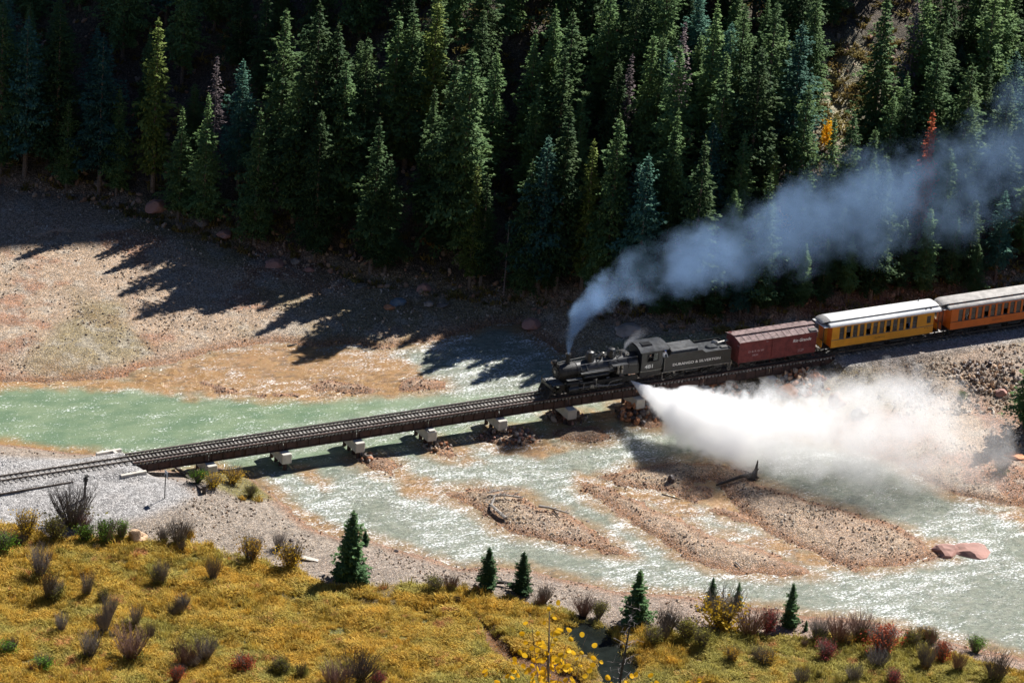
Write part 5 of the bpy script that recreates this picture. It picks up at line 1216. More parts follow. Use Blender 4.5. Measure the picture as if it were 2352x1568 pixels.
# boxcar
BXO = 80.0
box = empty('boxcar', (BXO, 0, 0), 'weathered dark red wooden boxcar lettered Rio Grande behind the tender', 'boxcar')
def bp_(name, mb, m_, smooth=False, bevel=0):
    o = mb.build(name, m_, box, smooth, bevel); o.location = (-BXO, 0, 0); return o
EZ, PZ = 3.38, 3.68
b1 = MB(); b1.prism([(-1.29, .92), (1.29, .92), (1.29, EZ), (0, PZ-.03), (-1.29, EZ)], 80.0, 89.15); bp_('body', b1, M['boxred'])
for k in range(46):                       # vertical siding boards stand proud of the frame
    x0 = 80.02+k*.1985
    if 83.8 < x0+.1 < 85.65: continue
    b1 = MB(); b1.box(x0, x0+.192, -1.302-.004*(k % 3), -1.291, .93, EZ-.12); bp_('side_board', b1, M['boxred'])
b1 = MB(); b1.box(83.85, 85.6, -1.36, -1.325, 1.0, EZ-.1); b1.box(83.85, 85.6, -1.375, -1.36, 2.1, 2.18); b1.box(83.85, 83.93, -1.375, -1.36, 1.0, EZ-.1); b1.box(85.52, 85.6, -1.375, -1.36, 1.0, EZ-.1); bp_('door', b1, M['boxred'])
b1 = MB(); b1.box(83.7, 87.6, -1.37, -1.30, EZ-.1, EZ-.04); b1.box(83.7, 85.8, -1.37, -1.30, .93, .98); bp_('door_track', b1, M['boxred'])
for side in (-1, 1):
    for k in range(12):
        x0 = 79.9+k*.779; b1 = MB(); L = math.hypot(1.42, .30)
        pr2 = [(side*.22, PZ+.0), (side*1.43, EZ+.03), (side*1.43, EZ+.06), (side*.22, PZ+.04)]
        b1.prism(pr2, x0+.02, x0+.765); bp_('roof_panel', b1, M['boxroof'])
        b1 = MB(); b1.prism([(side*.22, PZ+.04), (side*1.44, EZ+.06), (side*1.44, EZ+.10), (side*.22, PZ+.085)], x0-.02, x0+.03); bp_('roof_seam', b1, M['boxroof'])
for k, yy in enumerate((-.24, -.02, .20)):
    b1 = MB(); b1.box(79.75, 89.4, yy-.10, yy+.10, PZ+.16, PZ+.20); bp_('roof_walk_board', b1, M['boxroof'])
b1 = MB()
for k in range(13): b1.box(79.95+k*.76, 80.03+k*.76, -.28, .28, PZ+.02, PZ+.16)
bp_('roof_walk_bracket', b1, M['boxroof'])
b1 = MB(); b1.box(88.3, 89.2, -1.35, -.7, EZ+.22, EZ+.25); bp_('roof_step', b1, M['wood'])
b1 = MB()
for k in range(5): b1.box(88.75, 89.1, -1.37, -1.35, 1.15+k*.42, 1.18+k*.42)
for k in range(3): b1.box(79.97, 79.99, -1.1, -.7, 1.2+k*.5, 1.23+k*.5)
b1.cyl((79.85, .5, .9), (79.85, .5, 3.9), .02, n=5); b1.lathe([(.2, 3.86), (.22, 3.88), (.2, 3.9)], (79.85, .5, 0), n=12); bp_('grab_irons', b1, M['boxred'])
b1 = MB(); b1.box(80.0, 89.15, -1.1, 1.1, .72, .92); b1.cyl((82, -.9, .55), (87, -.9, .55), .02, n=5); b1.box(84.0, 85.3, -.5, .5, .45, .72); bp_('underframe', b1, M['blackdust'])
b1 = MB(); 
for x in (80.1, 88.9, 83.75, 85.6): b1.box(x, x+.04, -1.3, -1.26, .5, .95); b1.box(x, x+.2, -1.3, -1.26, .5, .53)
bp_('stirrup', b1, M['boxred'])
box.location.x = 79.77; box.scale = (1, 1, .92)
truck(box, 81.5-BXO, M['blackdust'], .7); truck(box, 87.6-BXO, M['blackdust'], .7); coupler(box, 80.0-BXO, -1, M['blackdust']); coupler(box, 89.15-BXO, 1, M['blackdust'])
text(box, 'lettering', 'D & R G W', 81.1-BXO, 2.03, .32, -1.318, M['dimwhite'], 1.17, 0, .02)
text(box, 'lettering', '3631', 81.58-BXO, 1.58, .30, -1.318, M['dimwhite'], 1.25, 0, .02)
text(box, 'lettering', 'Rio Grande', 86.3-BXO, 2.50, .50, -1.318, M['white'], .92, .25, .02)
text(box, 'lettering', '3631', 79.985-BXO, 2.9, .2, -.9, M['dimwhite'], 1.1, 0, .01, rz=-PI/2)
for zz in (1.5, 1.38, 1.26): text(box, 'lettering', 'CAPY 50000', 87.0-BXO, zz, .1, -1.318, M['dimwhite'], 1.4 if zz > 1.3 else 1.1)
text(box, 'lettering', '3631', 83.1-BXO, 3.05, .14, -1.318, M['dimwhite'], 1.2)

# passenger coaches
def coach(x0, label, side_m, roof_m, name_txt, people):
    c = empty('passenger_coach', (x0, 0, 0), label, 'railway coach')
    L = 12.2; c.scale = (1.015, 1, .915)
    def cp(name, mb, m_, smooth=False, bevel=0, par=None): return mb.build(name, m_, par or c, smooth, bevel)
    b1 = MB(); b1.box(0, L, -1.29, -1.20, 1.08, 1.98); cp('lower_side', b1, side_m)
    b1 = MB(); b1.box(0, L, 1.20, 1.29, 1.08, 3.68); cp('far_side', b1, side_m)
    b1 = MB(); b1.box(0, L, -1.31, -1.19, 1.98, 2.04); cp('belt_rail', b1, M['darkroof'] if side_m is M['yellow'] else M['blackdust'])
    b1 = MB(); b1.box(0, L, -1.28, -1.20, 3.48, 3.68); cp('letter_board', b1, side_m)
    b1 = MB(); b1.box(0, .1, -1.2, 1.2, 1.08, 3.68); b1.box(L-.1, L, -1.2, 1.2, 1.08, 3.68); cp('end_wall', b1, M['orange'])
    b1 = MB(); b1.box(-.02, 0, -.38, .38, 1.1, 3.2); b1.box(L, L+.02, -.38, .38, 1.1, 3.2); cp('end_door', b1, side_m)
    b1 = MB(); b1.box(0, .88, -1.28, -1.20, 2.04, 3.48); cp('corner_panel', b1, side_m)
    w0, pit, ww = .88, .795, .56; n = 12
    for k in range(n):
        a = w0+k*pit
        if k > 0: b1 = MB(); b1.box(a-pit+ww, a, -1.30, -1.20, 2.04, 3.48); cp('window_post', b1, side_m)
        b1 = MB(); b1.box(a, a+ww, -1.26, -1.235, 2.74, 2.79); b1.box(a, a+ww, -1.26, -1.235, 2.04, 2.09); b1.box(a, a+ww, -1.262, -1.237, 3.40, 3.48); fr = cp('window', b1, M['darkroof'])
        b1 = MB(); b1.box(a, a+ww, -1.235, -1.225, 2.79, 3.40)
        if k % 3 != 1: b1.box(a, a+ww, -1.225, -1.215, 2.09, 2.74)
        cp('pane', b1, M['glass'], par=fr)
    a = w0+(n-1)*pit+ww
    b1 = MB(); b1.box(a, 11.35, -1.28, -1.20, 2.04, 3.48); b1.box(11.85, L, -1.28, -1.20, 2.04, 3.48); b1.box(11.35, 11.85, -1.28, -1.20, 2.04, 2.35); b1.box(11.35, 11.85, -1.28, -1.20, 3.25, 3.48); cp('rear_panel', b1, side_m)
    b1 = MB(); b1.box(11.35, 11.85, -1.27, -1.25, 3.1, 3.25); b1.box(11.35, 11.85, -1.25, -1.22, 2.35, 3.1); cp('small_window', b1, M['glass'])
    b1 = MB(); b1.box(.1, L-.1, -1.2, 1.2, 1.1, 1.2); b1.box(.1, L-.1, -1.19, 1.19, 3.45, 3.6)
    for k in range(13):
        for yy in (-.8, .8): b1.box(1.1+k*.78, 1.18+k*.78, yy-.35, yy+.35, 1.2, 2.3); b1.box(1.1+k*.78, 1.5+k*.78, yy-.35, yy+.35, 1.5, 1.62)
    cp('floor_and_seats', b1, M['darkwood'])
    # clerestory roof
    def arc(y0, z0, y1, z1, n_=6):
        out = []
        for i in range(n_+1):
            t_ = i/n_*PI/2; out.append((y0+(y1-y0)*(1-math.cos(t_)), z0+(z1-z0)*math.sin(t_)))
        return out
    for sgn in (-1, 1):
        lo = arc(sgn*1.42, 3.66, sgn*.82, 4.02)
        b1 = MB(); b1.prism(lo+[(sgn*.82, 3.66)], -.35, L+.75); cp('lower_roof', b1, roof_m if sgn < 0 else M['dustroof'], True)
        for xe, d_ in ((-.35, -.12), (L+.75, .12)):
            b1 = MB(); b1.prism([(u, v) for u, v in arc(sgn*1.44, 3.62, sgn*.80, 4.0)]+[(sgn*.80, 3.62)], min(xe, xe+d_), max(xe, xe+d_)); cp('roof_end_trim', b1, M['darkroof'])
        b1 = MB(); b1.box(-.1, L+.4, sgn*.80-.03, sgn*.80+.03, 3.9, 4.20); cp('clerestory_wall', b1, M['darkroof'] if side_m is M['yellow'] else M['orange'])
        for k in range(8):
            b1 = MB(); yq = sgn*.835; b1.box(.5+k*1.45, 1.5+k*1.45, min(yq, yq+sgn*.01), max(yq, yq+sgn*.01), 4.03, 4.17); cp('clerestory_window', b1, M['glass'])
    up_ = [(-.92, 4.20), (-.6, 4.30), (0, 4.36), (.6, 4.30), (.92, 4.20)]
    b1 = MB(); b1.prism(up_+[(u, v-.06) for u, v in reversed(up_)], -.1, L+.45); cp('upper_roof', b1, roof_m, True)
    # roof nose curving down at the left end and at the right end
    for xe, sg in ((-.1, -1), (L+.45, 1)):
        b1 = MB(); rings = 6; base = []
        for i in range(rings+1):
            t_ = i/rings*PI/2; xx = xe+sg*(.85 if sg < 0 else .45)*math.sin(t_); f = math.cos(t_)
            base.append([(xx, u*(1 if sg > 0 else 1-.25*(1-f)), 3.92+(v-3.92)*f) for u, v in up_])
        for i in range(rings):
            for j in range(4): n_ = len(b1.v); b1.v += [base[i][j], base[i][j+1], base[i+1][j+1], base[i+1][j]]; b1.f.append((n_, n_+1, n_+2, n_+3))
        bot = base[rings]; b1.add([(xe, -.92, 3.86), (xe, .92, 3.86), bot[4], bot[0]], [(0, 1, 2, 3)])
        cp('roof_nose', b1, M['dustroof'] if sg < 0 and side_m is M['yellow'] else roof_m, True)
    for x0_, xe in ((-.9, -.85), (L, L+.8)):
      b1 = MB(); b1.box(x0_, x0_+.9, -1.1, 1.1, 1.0, 1.08)
      for sgn in (-1, 1):
        b1.box(xe, xe+.05, sgn*.95-.03, sgn*.95+.03, 1.08, 3.6); b1.box(xe, xe+.03, min(sgn*.4, sgn*.95), max(sgn*.4, sgn*.95), 1.9, 1.95)
      cp('end_platform', b1, M['blackdust'])
    b1 = MB(); b1.box(-.88, -.82, -.85, .85, 1.08, 1.9); b1.box(L+.82, L+.88, -.85, .85, 1.08, 1.9); cp('platform_railing', b1, side_m)
    b1 = MB(); b1.box(-.95, 0, -1.2, 1.2, 3.60, 3.66); b1.box(L, L+.95, -1.2, 1.2, 3.60, 3.66); cp('platform_hood', b1, roof_m)
    b1 = MB(); b1.box(.1, L-.1, -1.0, 1.0, .85, 1.08); b1.box(5, 6.5, -1.1, -.6, .45, .85); b1.cyl((7.5, -.8, .6), (9, -.8, .6), .2, n=10)
    for xe in (-.6, L+.4): b1.box(xe, xe+.3, -1.25, -1.0, .35, .4); b1.box(xe, xe+.3, -1.25, -1.0, .65, .7); b1.box(xe, xe+.03, -1.25, -1.0, .35, 1.0)
    cp('underframe', b1, M['blackdust'])
    b1 = MB(); b1.cyl((L-.9, .55, 4.3), (L-.9, .55, 4.62), .05, n=8); b1.cyl((L-.3, -1.0, 3.9), (L-.3, -1.0, 4.12), .09, n=8); b1.cyl((L-.9, -1.0, 3.9), (L-.9, -1.0, 4.1), .07, n=8); cp('roof_vent', b1, M['blackdust'])
    truck(c, 1.7, M['blackdust'], .75); truck(c, L-1.7, M['blackdust'], .75); coupler(c, -.85, -1, M['blackdust']); coupler(c, L+.85, 1, M['blackdust'])
    text(c, 'name_lettering', name_txt, L*.475, 1.48, .16, -1.295, M['blackdust'], 1.5, 0, .01, 'CENTER')
    if side_m is M['yellow']: text(c, 'name_lettering', 'P  C', 11.15, 1.72, .2, -1.295, M['blackdust'], 1.3)
    return c
coach(90.79, 'yellow passenger coach with bright white clerestory roof behind the boxcar', M['yellow'], M['whiteroof'], 'SILVERTON', 0)
coach(105.33, 'orange passenger coach with dusty grey roof cut by the right edge', M['orange'], M['dustroof'], 'DURANGO', 0)
cols = [M['shirt'], M['blue'], M['boxred'], M['shirt'], M['tanrock'] if 'tanrock' in M else M['shirt']]
for i, (xx, lb, sm) in enumerate([(93.5, 'passenger in pale shirt sitting near the left end of the yellow coach', M['shirt']), (95.8, 'passenger in red seen through a middle window of the yellow coach', M['boxred']), (100.6, 'passenger in blue near the right end of the yellow coach', M['blue']),
        (107.6, 'passenger in white at the third window of the orange coach', M['shirt']), (109.2, 'passenger in dark clothes at the fifth window of the orange coach', M['blackdust'])]):
    person(xx, -.82, .93, R(180), lb, sm, None, scale=.95)

# ------------------------------------------------------------------ trackside things
p = spot(378, 1145); sg = empty('track_sign', p, 'blank grey trackside sign on a thin black post by the bridge', 'sign')
mb = MB(); mb.box(-.035, .035, -.035, .035, -.3, 2.5); mb.build('post', M['blackdust'], sg)
mb = MB(); mb.box(.036, .06, -.42, .30, 2.2, 2.85); mb.build('panel', M['signback'], sg)
p = spot(194, 1146); sw = empty('switch_stand', p, 'dark old switch stand with lamp standing in the gravel', 'switch stand')
mb = MB(); mb.tube([(0, 0, -.3), (.02, 0, 1.0), (.06, 0, 1.5)], [.15, .12, .1], 8); mb.build('post', M['darkwood'], sw)
mb = MB(); mb.tube([(.06, 0, 1.4), (.06, 0, 2.0)], [.16, .13], 8); mb.box(-.12, .22, -.14, .14, 1.75, 2.1); mb.build('lamp', M['blackdust'], sw)
mb = MB(); mb.box(-.05, .45, -.03, .03, 2.15, 2.22); mb.box(.0, .3, -.2, .2, 2.28, 2.38); mb.cyl((.08, 0, 2.0), (.08, 0, 2.3), .03, n=6); mb.build('target', M['blackdust'], sw)
a = at(-60, 1152, -.78); b = at(168, 1114, -.78)
mb = MB(); d = Vector((b[0]-a[0], b[1]-a[1], 0)); L = d.length
mb.box(0, L, -.06, .06, 0, .02); mb.box(0, L, -.012, .012, .02, .11); mb.box(0, L, -.035, .035, .11, .15)
o = mb.build('loose_rail', M['rail']); o.location = (a[0], a[1], gz(*(at(60, 1133, -.78)[:2]))+.05); o.rotation_euler = (0, 0, math.atan2(d.y, d.x)); tag(o, 'spare dark rail lying on the gravel below the track', 'rail')
a = spot(402, 1080); b = spot(463, 1133)
o = MB().tube([a+Vector((0, 0, .35)), b+Vector((0, 0, .35))], .17, 4).build('timber_beam', M['darkwood']); tag(o, 'long dark timber beam lying slanted beside the grassy bank', 'timber')
o = MB().tube([b+Vector((.2, -.1, -.3)), b+Vector((.2, -.1, .75))], .2, 8).build('timber_post', M['darkwood']); tag(o, 'short stout timber stump at the lower end of the slanted beam', 'post')
for (px, py, l_, rz, lb) in [(712, 1286, 1.5, -.6, 'white weathered plank lying by the pale yellow shrub'), (706, 1290, 1.0, -.5, 'grey broken board under the white plank')]:
    p = spot(px, py); o = MB().box(-l_/2, l_/2, -.2, .2, .1, .2).build('weathered_plank', M['concrete'] if 'white' in lb else M['drift'], loc=p, rot=(.1, .15, rz), bevel=.01); tag(o, lb, 'plank')

def driftlog(label, pts, r, mt='drift', twigs=8, seed=1, z=.15):
    rr_ = random.Random(seed); P = [spot(px, py)+Vector((0, 0, z+dz)) for px, py, dz in pts]; o0 = P[0]
    o = empty('driftwood_log', o0, label, 'driftwood'); mb = MB()
    mb.tube([q-o0 for q in P], [r*(1-.6*i/(len(P)-1)) for i in range(len(P))], 7); mb.build('trunk', M[mt], o)
    if twigs:
        b_ = MB()
        for i in range(twigs):
            k = rr_.uniform(0, len(P)-1.01); j = int(k); c = P[j].lerp(P[j+1], k-j)-o0
            a = rr_.uniform(0, 6.28); L = rr_.uniform(.3, 1.1); m1 = c+Vector((math.cos(a), math.sin(a), rr_.uniform(.1, .8)))*L*.5
            b_.tube([c, m1, m1+Vector((math.cos(a+.5), math.sin(a+.5), rr_.uniform(-.3, .4)))*L*.5], [r*.3, r*.2, r*.07], 4, False)
        b_.build('branches', M[mt], o)
driftlog('curved grey driftwood snag on the left gravel island', [(1161, 1200, .1), (1146, 1186, .2), (1128, 1170, .2), (1135, 1152, .35), (1160, 1147, .3), (1200, 1148, .1)], .17, 'drift', 30, 3)
driftlog('tangled pale branches behind the curved driftwood snag', [(1120, 1140, .2), (1165, 1135, .4), (1196, 1132, .1)], .07, 'drift', 46, 4)
driftlog('forked grey log on the middle of the left gravel island', [(1236, 1171, .3), (1262, 1176, .25), (1306, 1184, .05)], .16, 'drift', 5, 5)
driftlog('short fork lying under the forked grey log', [(1272, 1178, .1), (1286, 1194, 0)], .09, 'darkdrift', 2, 6)
driftlog('dark log reaching from the upright stump across the big island', [(1733, 1100, .3), (1700, 1104, .3), (1645, 1119, .1)], .24, 'darkdrift', 6, 7)
p = spot(1731, 1102); o = empty('driftwood_stump', p, 'dark upright forked stump standing at the head of the big gravel island', 'driftwood')
MB().tube([(-.5, 0, 0), (0, 0, .5), (.15, 0, 1.1), (.25, 0, 2.05)], [.42, .34, .16, .05], 8).build('trunk', M['darkdrift'], o)
MB().tube([(.05, 0, .8), (.45, 0, 1.1)], [.12, .05], 6).tube([(-.2, 0, .2), (-.1, -.6, .2)], [.2, .06], 6).tube([(.1, 0, .3), (.7, .1, .05)], [.2, .05], 6).build('branches', M['darkdrift'], o)
driftlog('small pale stick on the lower gravel island', [(1688, 1298, 0), (1702, 1306, 0)], .09, 'drift', 0, 8)
driftlog('small dark log on the wet edge of the left gravel flat', [(660, 800, 0), (682, 795, 0)], .12, 'darkdrift', 0, 9)
driftlog('thin dark stick between the two right islands', [(1520, 1138, 0), (1563, 1152, 0)], .07, 'darkdrift', 2, 10)
driftlog('grey log leaning on the bank right of the young spruce', [(1534, 1420, .1), (1562, 1448, 0)], .2, 'drift', 2, 11)
driftlog('dark log on the bank between the young spruce pair', [(1140, 1345, .2), (1180, 1352, .3)], .22, 'darkdrift', 3, 12)
driftlog('bleached brush pile at the left edge of the gravel flat', [(80, 552, .2), (120, 545, .6), (165, 540, .2)], .08, 'drift', 110, 13)

ROCKS = {}
def rk(mt, i):
    k = (mt, i)
    if k not in ROCKS: ROCKS[k] = rock_mesh('rock', M[mt], i*7+len(mt), 3, 1, .8, .65, .22)
    return ROCKS[k]
def rk_lo(mt, i):
    k = (mt, i, 'lo')
    if k not in ROCKS: ROCKS[k] = rock_mesh('stone', M[mt], i*5+len(mt)+40, 1, 1, .85, .75, .25)
    return ROCKS[k]
BLD = [(314, 1243, 48, 'tanrock', 'flat pinkish tan slab rock standing in the green shrubs', .9), (2178, 1272, 70, 'pinkrock', 'left lobe of the pink rock outcrop in the river', .5), (2225, 1278, 105, 'pinkrock', 'large pink rock outcrop at the tip of the big gravel island', .42),
       (2262, 1294, 60, 'rustrock', 'low rusty rock beside the pink outcrop', .2), (2207, 1450, 62, 'darkrock', 'dark flat rock in the rapids at lower right', .35), (2150, 1446, 28, 'darkrock', 'small dark rock left of the flat one in the rapids', .4),
       (1222, 752, 44, 'pinkrock', 'rounded reddish boulder at the shaded river edge left of the smoke', .8), (1445, 762, 66, 'greyrock', 'large grey boulder behind the locomotive in thin smoke', .55), (632, 612, 46, 'pinkrock', 'reddish boulder at the foot of the dark forest', .6),
       (678, 606, 30, 'greyrock', 'grey boulder right of the reddish one at the forest foot', .6), (712, 622, 26, 'pinkrock', 'small reddish boulder in the forest shade', .5), (915, 700, 38, 'bluerock', 'blue-grey boulder at the forest edge above the riffle', .6),
       (893, 708, 28, 'rustrock', 'rusty boulder touching the blue-grey one', .5), (975, 668, 34, 'pinkrock', 'leaning reddish boulder under the trunks', .9), (985, 700, 24, 'greyrock', 'grey block below the leaning reddish boulder', .6),
       (1015, 703, 30, 'greyrock', 'pale flat rock right of the grey block', .3), (230, 430, 34, 'greyrock', 'grey boulder in the upper left shade', .6), (360, 480, 50, 'pinkrock', 'big dim reddish rock face in the left forest foot', .8), (470, 515, 40, 'greyrock', 'dim grey rock at the left forest foot', .7),
       (520, 548, 44, 'pinkrock', 'dim reddish ledge rock at the forest foot', .5), (2330, 1048, 56, 'rustrock', 'flat rust-red slab at the right edge above the beach', .25), (1975, 955, 40, 'greyrock', 'grey boulder on the right bank in thin steam', .9), (2300, 905, 30, 'pinkrock', 'reddish rock in the embankment rubble', .7),
       (650, 1277, 14, 'greyrock', 'small stone on the gravel bank left part', .7), (668, 1245, 12, 'darkrock', 'dark stone on the near gravel bank', .7), (910, 1266, 14, 'darkrock', 'dark stone on the near bank right of the largest spruce', .6), (1543, 1108, 22, 'darkrock', 'dark jagged stone on the big island', 1.2),
       (1350, 1200, 12, 'darkrock', 'lone dark stone near the left island tip', .7), (1870, 870, 40, 'rustrock', 'orange boulder under the right bridge end', .8), (1810, 905, 60, 'rustrock', 'big orange rock slab at the edge of the steam', .5), (1660, 880, 44, 'rustrock', 'sunlit orange rock under the bridge beside the tender', .4),
       (1920, 930, 44, 'rustrock', 'tall orange rock in the steam below the abutment', 1.1), (1765, 915, 30, 'greyrock', 'pale grey rock left of the last pier', .6), (1842, 888, 30, 'greyrock', 'whitish rock right of the last pier', .6), (700, 1000, 0, '', '', 0),
       (2325, 520, 70, 'tanrock', 'sunlit rock outcrop at the right edge of the forest', 1.0), (2345, 560, 60, 'greyrock', 'grey crag below the sunlit outcrop at the right edge', 1.0)]
for px, py, wp, mt, lb, asp in BLD:
    if not wp: continue
    p = spot(px, py); dist = float(np.linalg.norm(np.array(p)-CAM)); wd = wp/(FPX/dist)
    o = link('boulder', rk(mt, random.randrange(4)), None, p+Vector((0, 0, wd*asp*.18)), (random.uniform(-.15, .15), random.uniform(-.15, .15), random.uniform(-.4, .4)), (wd*1.05, wd*1.0, wd*asp*1.25)); tag(o, lb, 'rock')
def rock_pile(label, px, py, wpx, dpx, n, mats, smin, smax, heap, seed):
    r = random.Random(seed); c = spot(px, py); o = empty('rock_pile', c, label, 'rock pile')
    wv = wpx/23.; dv = dpx/(23*.42)
    for i in range(n):
        a = r.uniform(0, 6.28); k = math.sqrt(r.random()); lx = math.cos(a)*k*wv/2; ld = math.sin(a)*k*dv/2
        x = c.x+lx*.872+ld*.489; y = c.y-lx*.489+ld*.872; s = r.uniform(smin, smax)*(1.1-.3*k)
        z = gz(x, y)+heap*(1-k*k)*r.random()+s*.15
        link('stone', rk_lo(r.choice(mats), r.randrange(3)), o, (x-c.x, y-c.y, z-c.z), (r.uniform(0, 6), r.uniform(0, 6), r.uniform(0, 6)), (s, s*r.uniform(.7, 1.), s*r.uniform(.6, 1)))
rock_pile('small rust and tan rock pile below the third pier from the left', 838, 1052, 40, 18, 16, ['rustrock', 'greyrock'], .4, .9, .2, 1)
rock_pile('rock pile below the fourth pier with a rusty stone', 1005, 1024, 60, 30, 45, ['greyrock', 'greyrock', 'rustrock', 'tanrock'], .3, .75, .4, 2)
rock_pile('broad dark and reddish rock pile below the pier with stepped top', 1168, 998, 130, 40, 110, ['greyrock', 'rustrock', 'darkrock', 'pinkrock', 'greyrock'], .3, .85, .5, 3)
rock_pile('shaded rock heap below the pier under the locomotive front', 1300, 958, 100, 30, 55, ['greyrock', 'darkrock', 'pinkrock'], .4, 1.1, .5, 4)
rock_pile('reddish rock heap below the pier beside the steam jet', 1462, 950, 110, 46, 80, ['rustrock', 'rustrock', 'darkrock', 'greyrock'], .4, 1.1, .6, 5)
rock_pile('orange riprap under the bridge between the last two piers', 1650, 905, 150, 40, 70, ['rustrock', 'greyrock', 'rustrock'], .4, 1.2, .5, 6)
rock_pile('mixed riprap right of the last pier below the abutment', 1840, 880, 130, 60, 95, ['rustrock', 'greyrock', 'rustrock', 'tanrock'], .4, 1.2, .6, 7)
rock_pile('heap of dark angular rubble on the right hand embankment', 2270, 868, 180, 60, 150, ['greyrock', 'greyrock', 'tanrock', 'darkrock'], .3, .9, .3, 8)
rock_pile('grey rubble on the embankment edge above the beach', 2310, 1010, 110, 50, 70, ['greyrock', 'tanrock', 'greyrock'], .3, .8, .3, 9)
rock_pile('scattered reddish rocks below the second pier', 672, 1088, 30, 30, 14, ['rustrock'], .4, .8, .1, 10)

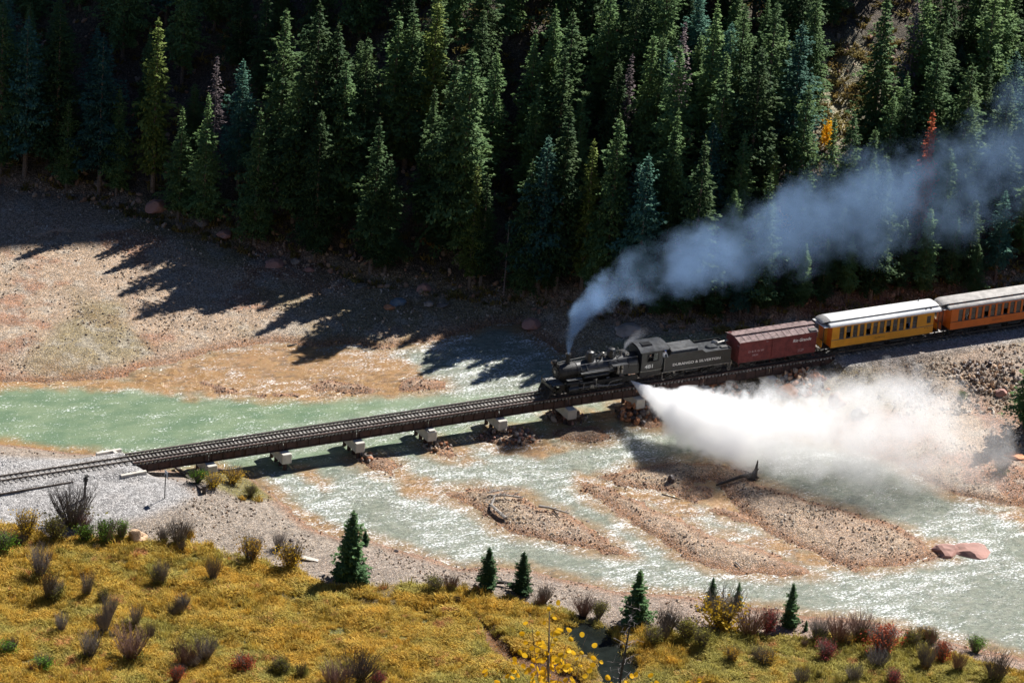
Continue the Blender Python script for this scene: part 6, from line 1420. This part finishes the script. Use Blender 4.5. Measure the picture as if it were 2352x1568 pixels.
# ------------------------------------------------------------------ smoke and steam
def plume(name, label, segs, dens, color, aniso, nscale, namt, detail=4, lo=.35, stretch=(1, 1, 1), patch=0, prange=(.12, 1.6)):
    """segs: [(point, radius, density)], density is the air's own, falling off from the axis and broken by noise"""
    m = bpy.data.materials.new(name+'_vapour'); m.use_nodes = True; nt = m.node_tree; nt.nodes.clear(); t = NT(nt)
    out = t.n('ShaderNodeOutputMaterial'); pv_ = t.n('ShaderNodeVolumePrincipled')
    P = t.n('ShaderNodeTexCoord').outputs['Object']
    o0 = Vector(segs[0][0]); best = None; bd = None
    for (A, ra, da), (B, rb_, db) in zip(segs[:-1], segs[1:]):
        A = Vector(A)-o0; B = Vector(B)-o0; AB = B-A
        pa = t.vm('SUBTRACT', P, tuple(A)); h = t.math('MULTIPLY', t.vm('DOT_PRODUCT', pa, tuple(AB), 1), 1/AB.length_squared, clamp=True)
        sc_ = t.n('ShaderNodeVectorMath', operation='SCALE'); sc_.inputs[0].default_value = tuple(AB); t.set(sc_.inputs[3], h)
        dist = t.vm('LENGTH', t.vm('SUBTRACT', pa, sc_.outputs[0]), None, 1)
        rr2 = t.math('MULTIPLY_ADD', h, rb_-ra, ra); q = t.math('DIVIDE', dist, rr2)
        dn = t.math('MULTIPLY_ADD', h, db-da, da)
        if best is None: best, bd = q, dn
        else:
            less = t.math('LESS_THAN', q, best); mixn = t.n('ShaderNodeMix'); t.set(mixn.inputs[0], less); t.set(mixn.inputs[2], bd); t.set(mixn.inputs[3], dn); bd = mixn.outputs[0]
            sm = t.n('ShaderNodeMath', operation='SMOOTH_MIN'); t.set(sm.inputs[0], best); t.set(sm.inputs[1], q); sm.inputs[2].default_value = .25; best = sm.outputs[0]
    mp = t.n('ShaderNodeMapping'); t.set(mp.inputs[0], P); mp.inputs['Scale'].default_value = stretch
    n1 = t.math('ADD', t.math('MULTIPLY', t.noise(mp.outputs[0], nscale, 3, .55), .62), t.math('MULTIPLY', t.noise(mp.outputs[0], nscale*3.6, detail, .6), .38))
    q2 = t.math('ADD', best, t.math('MULTIPLY', t.math('SUBTRACT', n1, .5), -namt))
    f = t.ramp(q2, 1.0, lo)
    d = t.math('MULTIPLY', t.math('MULTIPLY', f, bd), dens)
    if patch:
        d = t.math('MULTIPLY', d, t.ramp(t.noise(mp.outputs[0], patch, 3, .6), .38, .60, *prange))
    t.set(pv_.inputs['Density'], d); pv_.inputs['Color'].default_value = (*color, 1); pv_.inputs['Anisotropy'].default_value = aniso
    t.set(out.inputs['Volume'], pv_)
    # closed hull following the plume
    pts = []; rad = []
    for (A, ra, _), (B, rb_, _) in zip(segs[:-1], segs[1:]):
        for k in range(4): f_ = k/4; pts.append(Vector(A).lerp(Vector(B), f_)-o0); rad.append((ra+(rb_-ra)*f_)*1.22)
    pts.append(Vector(segs[-1][0])-o0); rad.append(segs[-1][1]*1.2)
    d0 = (pts[1]-pts[0]).normalized(); pts.insert(0, pts[0]-d0*rad[0]*.4); rad.insert(0, rad[0]*.8)
    d1 = (pts[-1]-pts[-2]).normalized()
    for k in (.35, .7, .95): pts.append(Vector(segs[-1][0])-o0+d1*rad[-1]*k*1.1 if k == .35 else pts[-1]+d1*segs[-1][1]*.35); rad.append(segs[-1][1]*1.2*math.sqrt(max(.05, 1-k*k)))
    o = MB().tube(pts, rad, 16).build(name, m, None, True); o.location = o0
    rmd = o.modifiers.new('hull', 'REMESH'); rmd.mode = 'VOXEL'; rmd.voxel_size = max(.06, min(.5, segs[-1][1]*.12))
    m.cycles.homogeneous_volume = False if hasattr(m.cycles, 'homogeneous_volume') else None
    return tag(o, label, 'smoke' if 'smoke' in name else 'steam')
def wp(px, py, y): return tuple(aty(px, py, y))
sm = [((60.72, 0, 4.05), .26, 3.0), (wp(1308, 775, .3), .60, 1.7), (wp(1326, 728, .8), 1.15, .95), (wp(1372, 682, 1.2), 1.9, .52), (wp(1452, 635, 1.8), 2.7, .24), (wp(1560, 604, 2.4), 3.4, .13), (wp(1700, 560, 3.2), 4.3, .078),
      (wp(1850, 512, 4), 5.3, .062), (wp(2010, 470, 4.5), 5.9, .052), (wp(2170, 442, 4.5), 6.3, .046), (wp(2310, 360, 4), 5.4, .05), (wp(2400, 240, 4), 4.6, .05)]
plume('engine_smoke', 'blue-grey coal smoke rising from the locomotive chimney and drifting right across the forest', sm, 1.0, (.28, .43, .66), .0, .24, 3.0, 5, .35, patch=.13)
A3 = lambda a, b, c: tuple(at(a, b, c))
st = [(wp(1449, 874, -1.3), .16, 8.), (A3(1475, 893, .45), .5, 6.0), (A3(1522, 930, .3), 1.6, 2.4), (A3(1592, 965, .3), 3.2, 1.1), (A3(1700, 990, .7), 4.3, .52), (A3(1820, 996, .9), 5.2, .30), (A3(1950, 1000, 1.0), 6.2, .16), (A3(2085, 1005, 1.0), 7.0, .13), (A3(2215, 1040, .6), 5.6, .05)]
plume('blowdown_steam', 'thick white steam jet blasting sideways from the locomotive over the river', st, 1.0, (1.0, 1.0, 1.0), .0, .36, 2.3, 5, .60, patch=.28, prange=(.45, 1.35))
st2 = [((66.9, -.1, 3.5), .08, 2.), ((67.5, .3, 4.1), .35, 1.0), ((68.8, .8, 4.5), .6, .3), ((70.1, 1.2, 4.8), .7, .05)]
plume('valve_steam', 'small wisp of white steam over the cab front', st2, 1.0, (.98, .98, 1), 0, 1.3, .8, 3, .2)
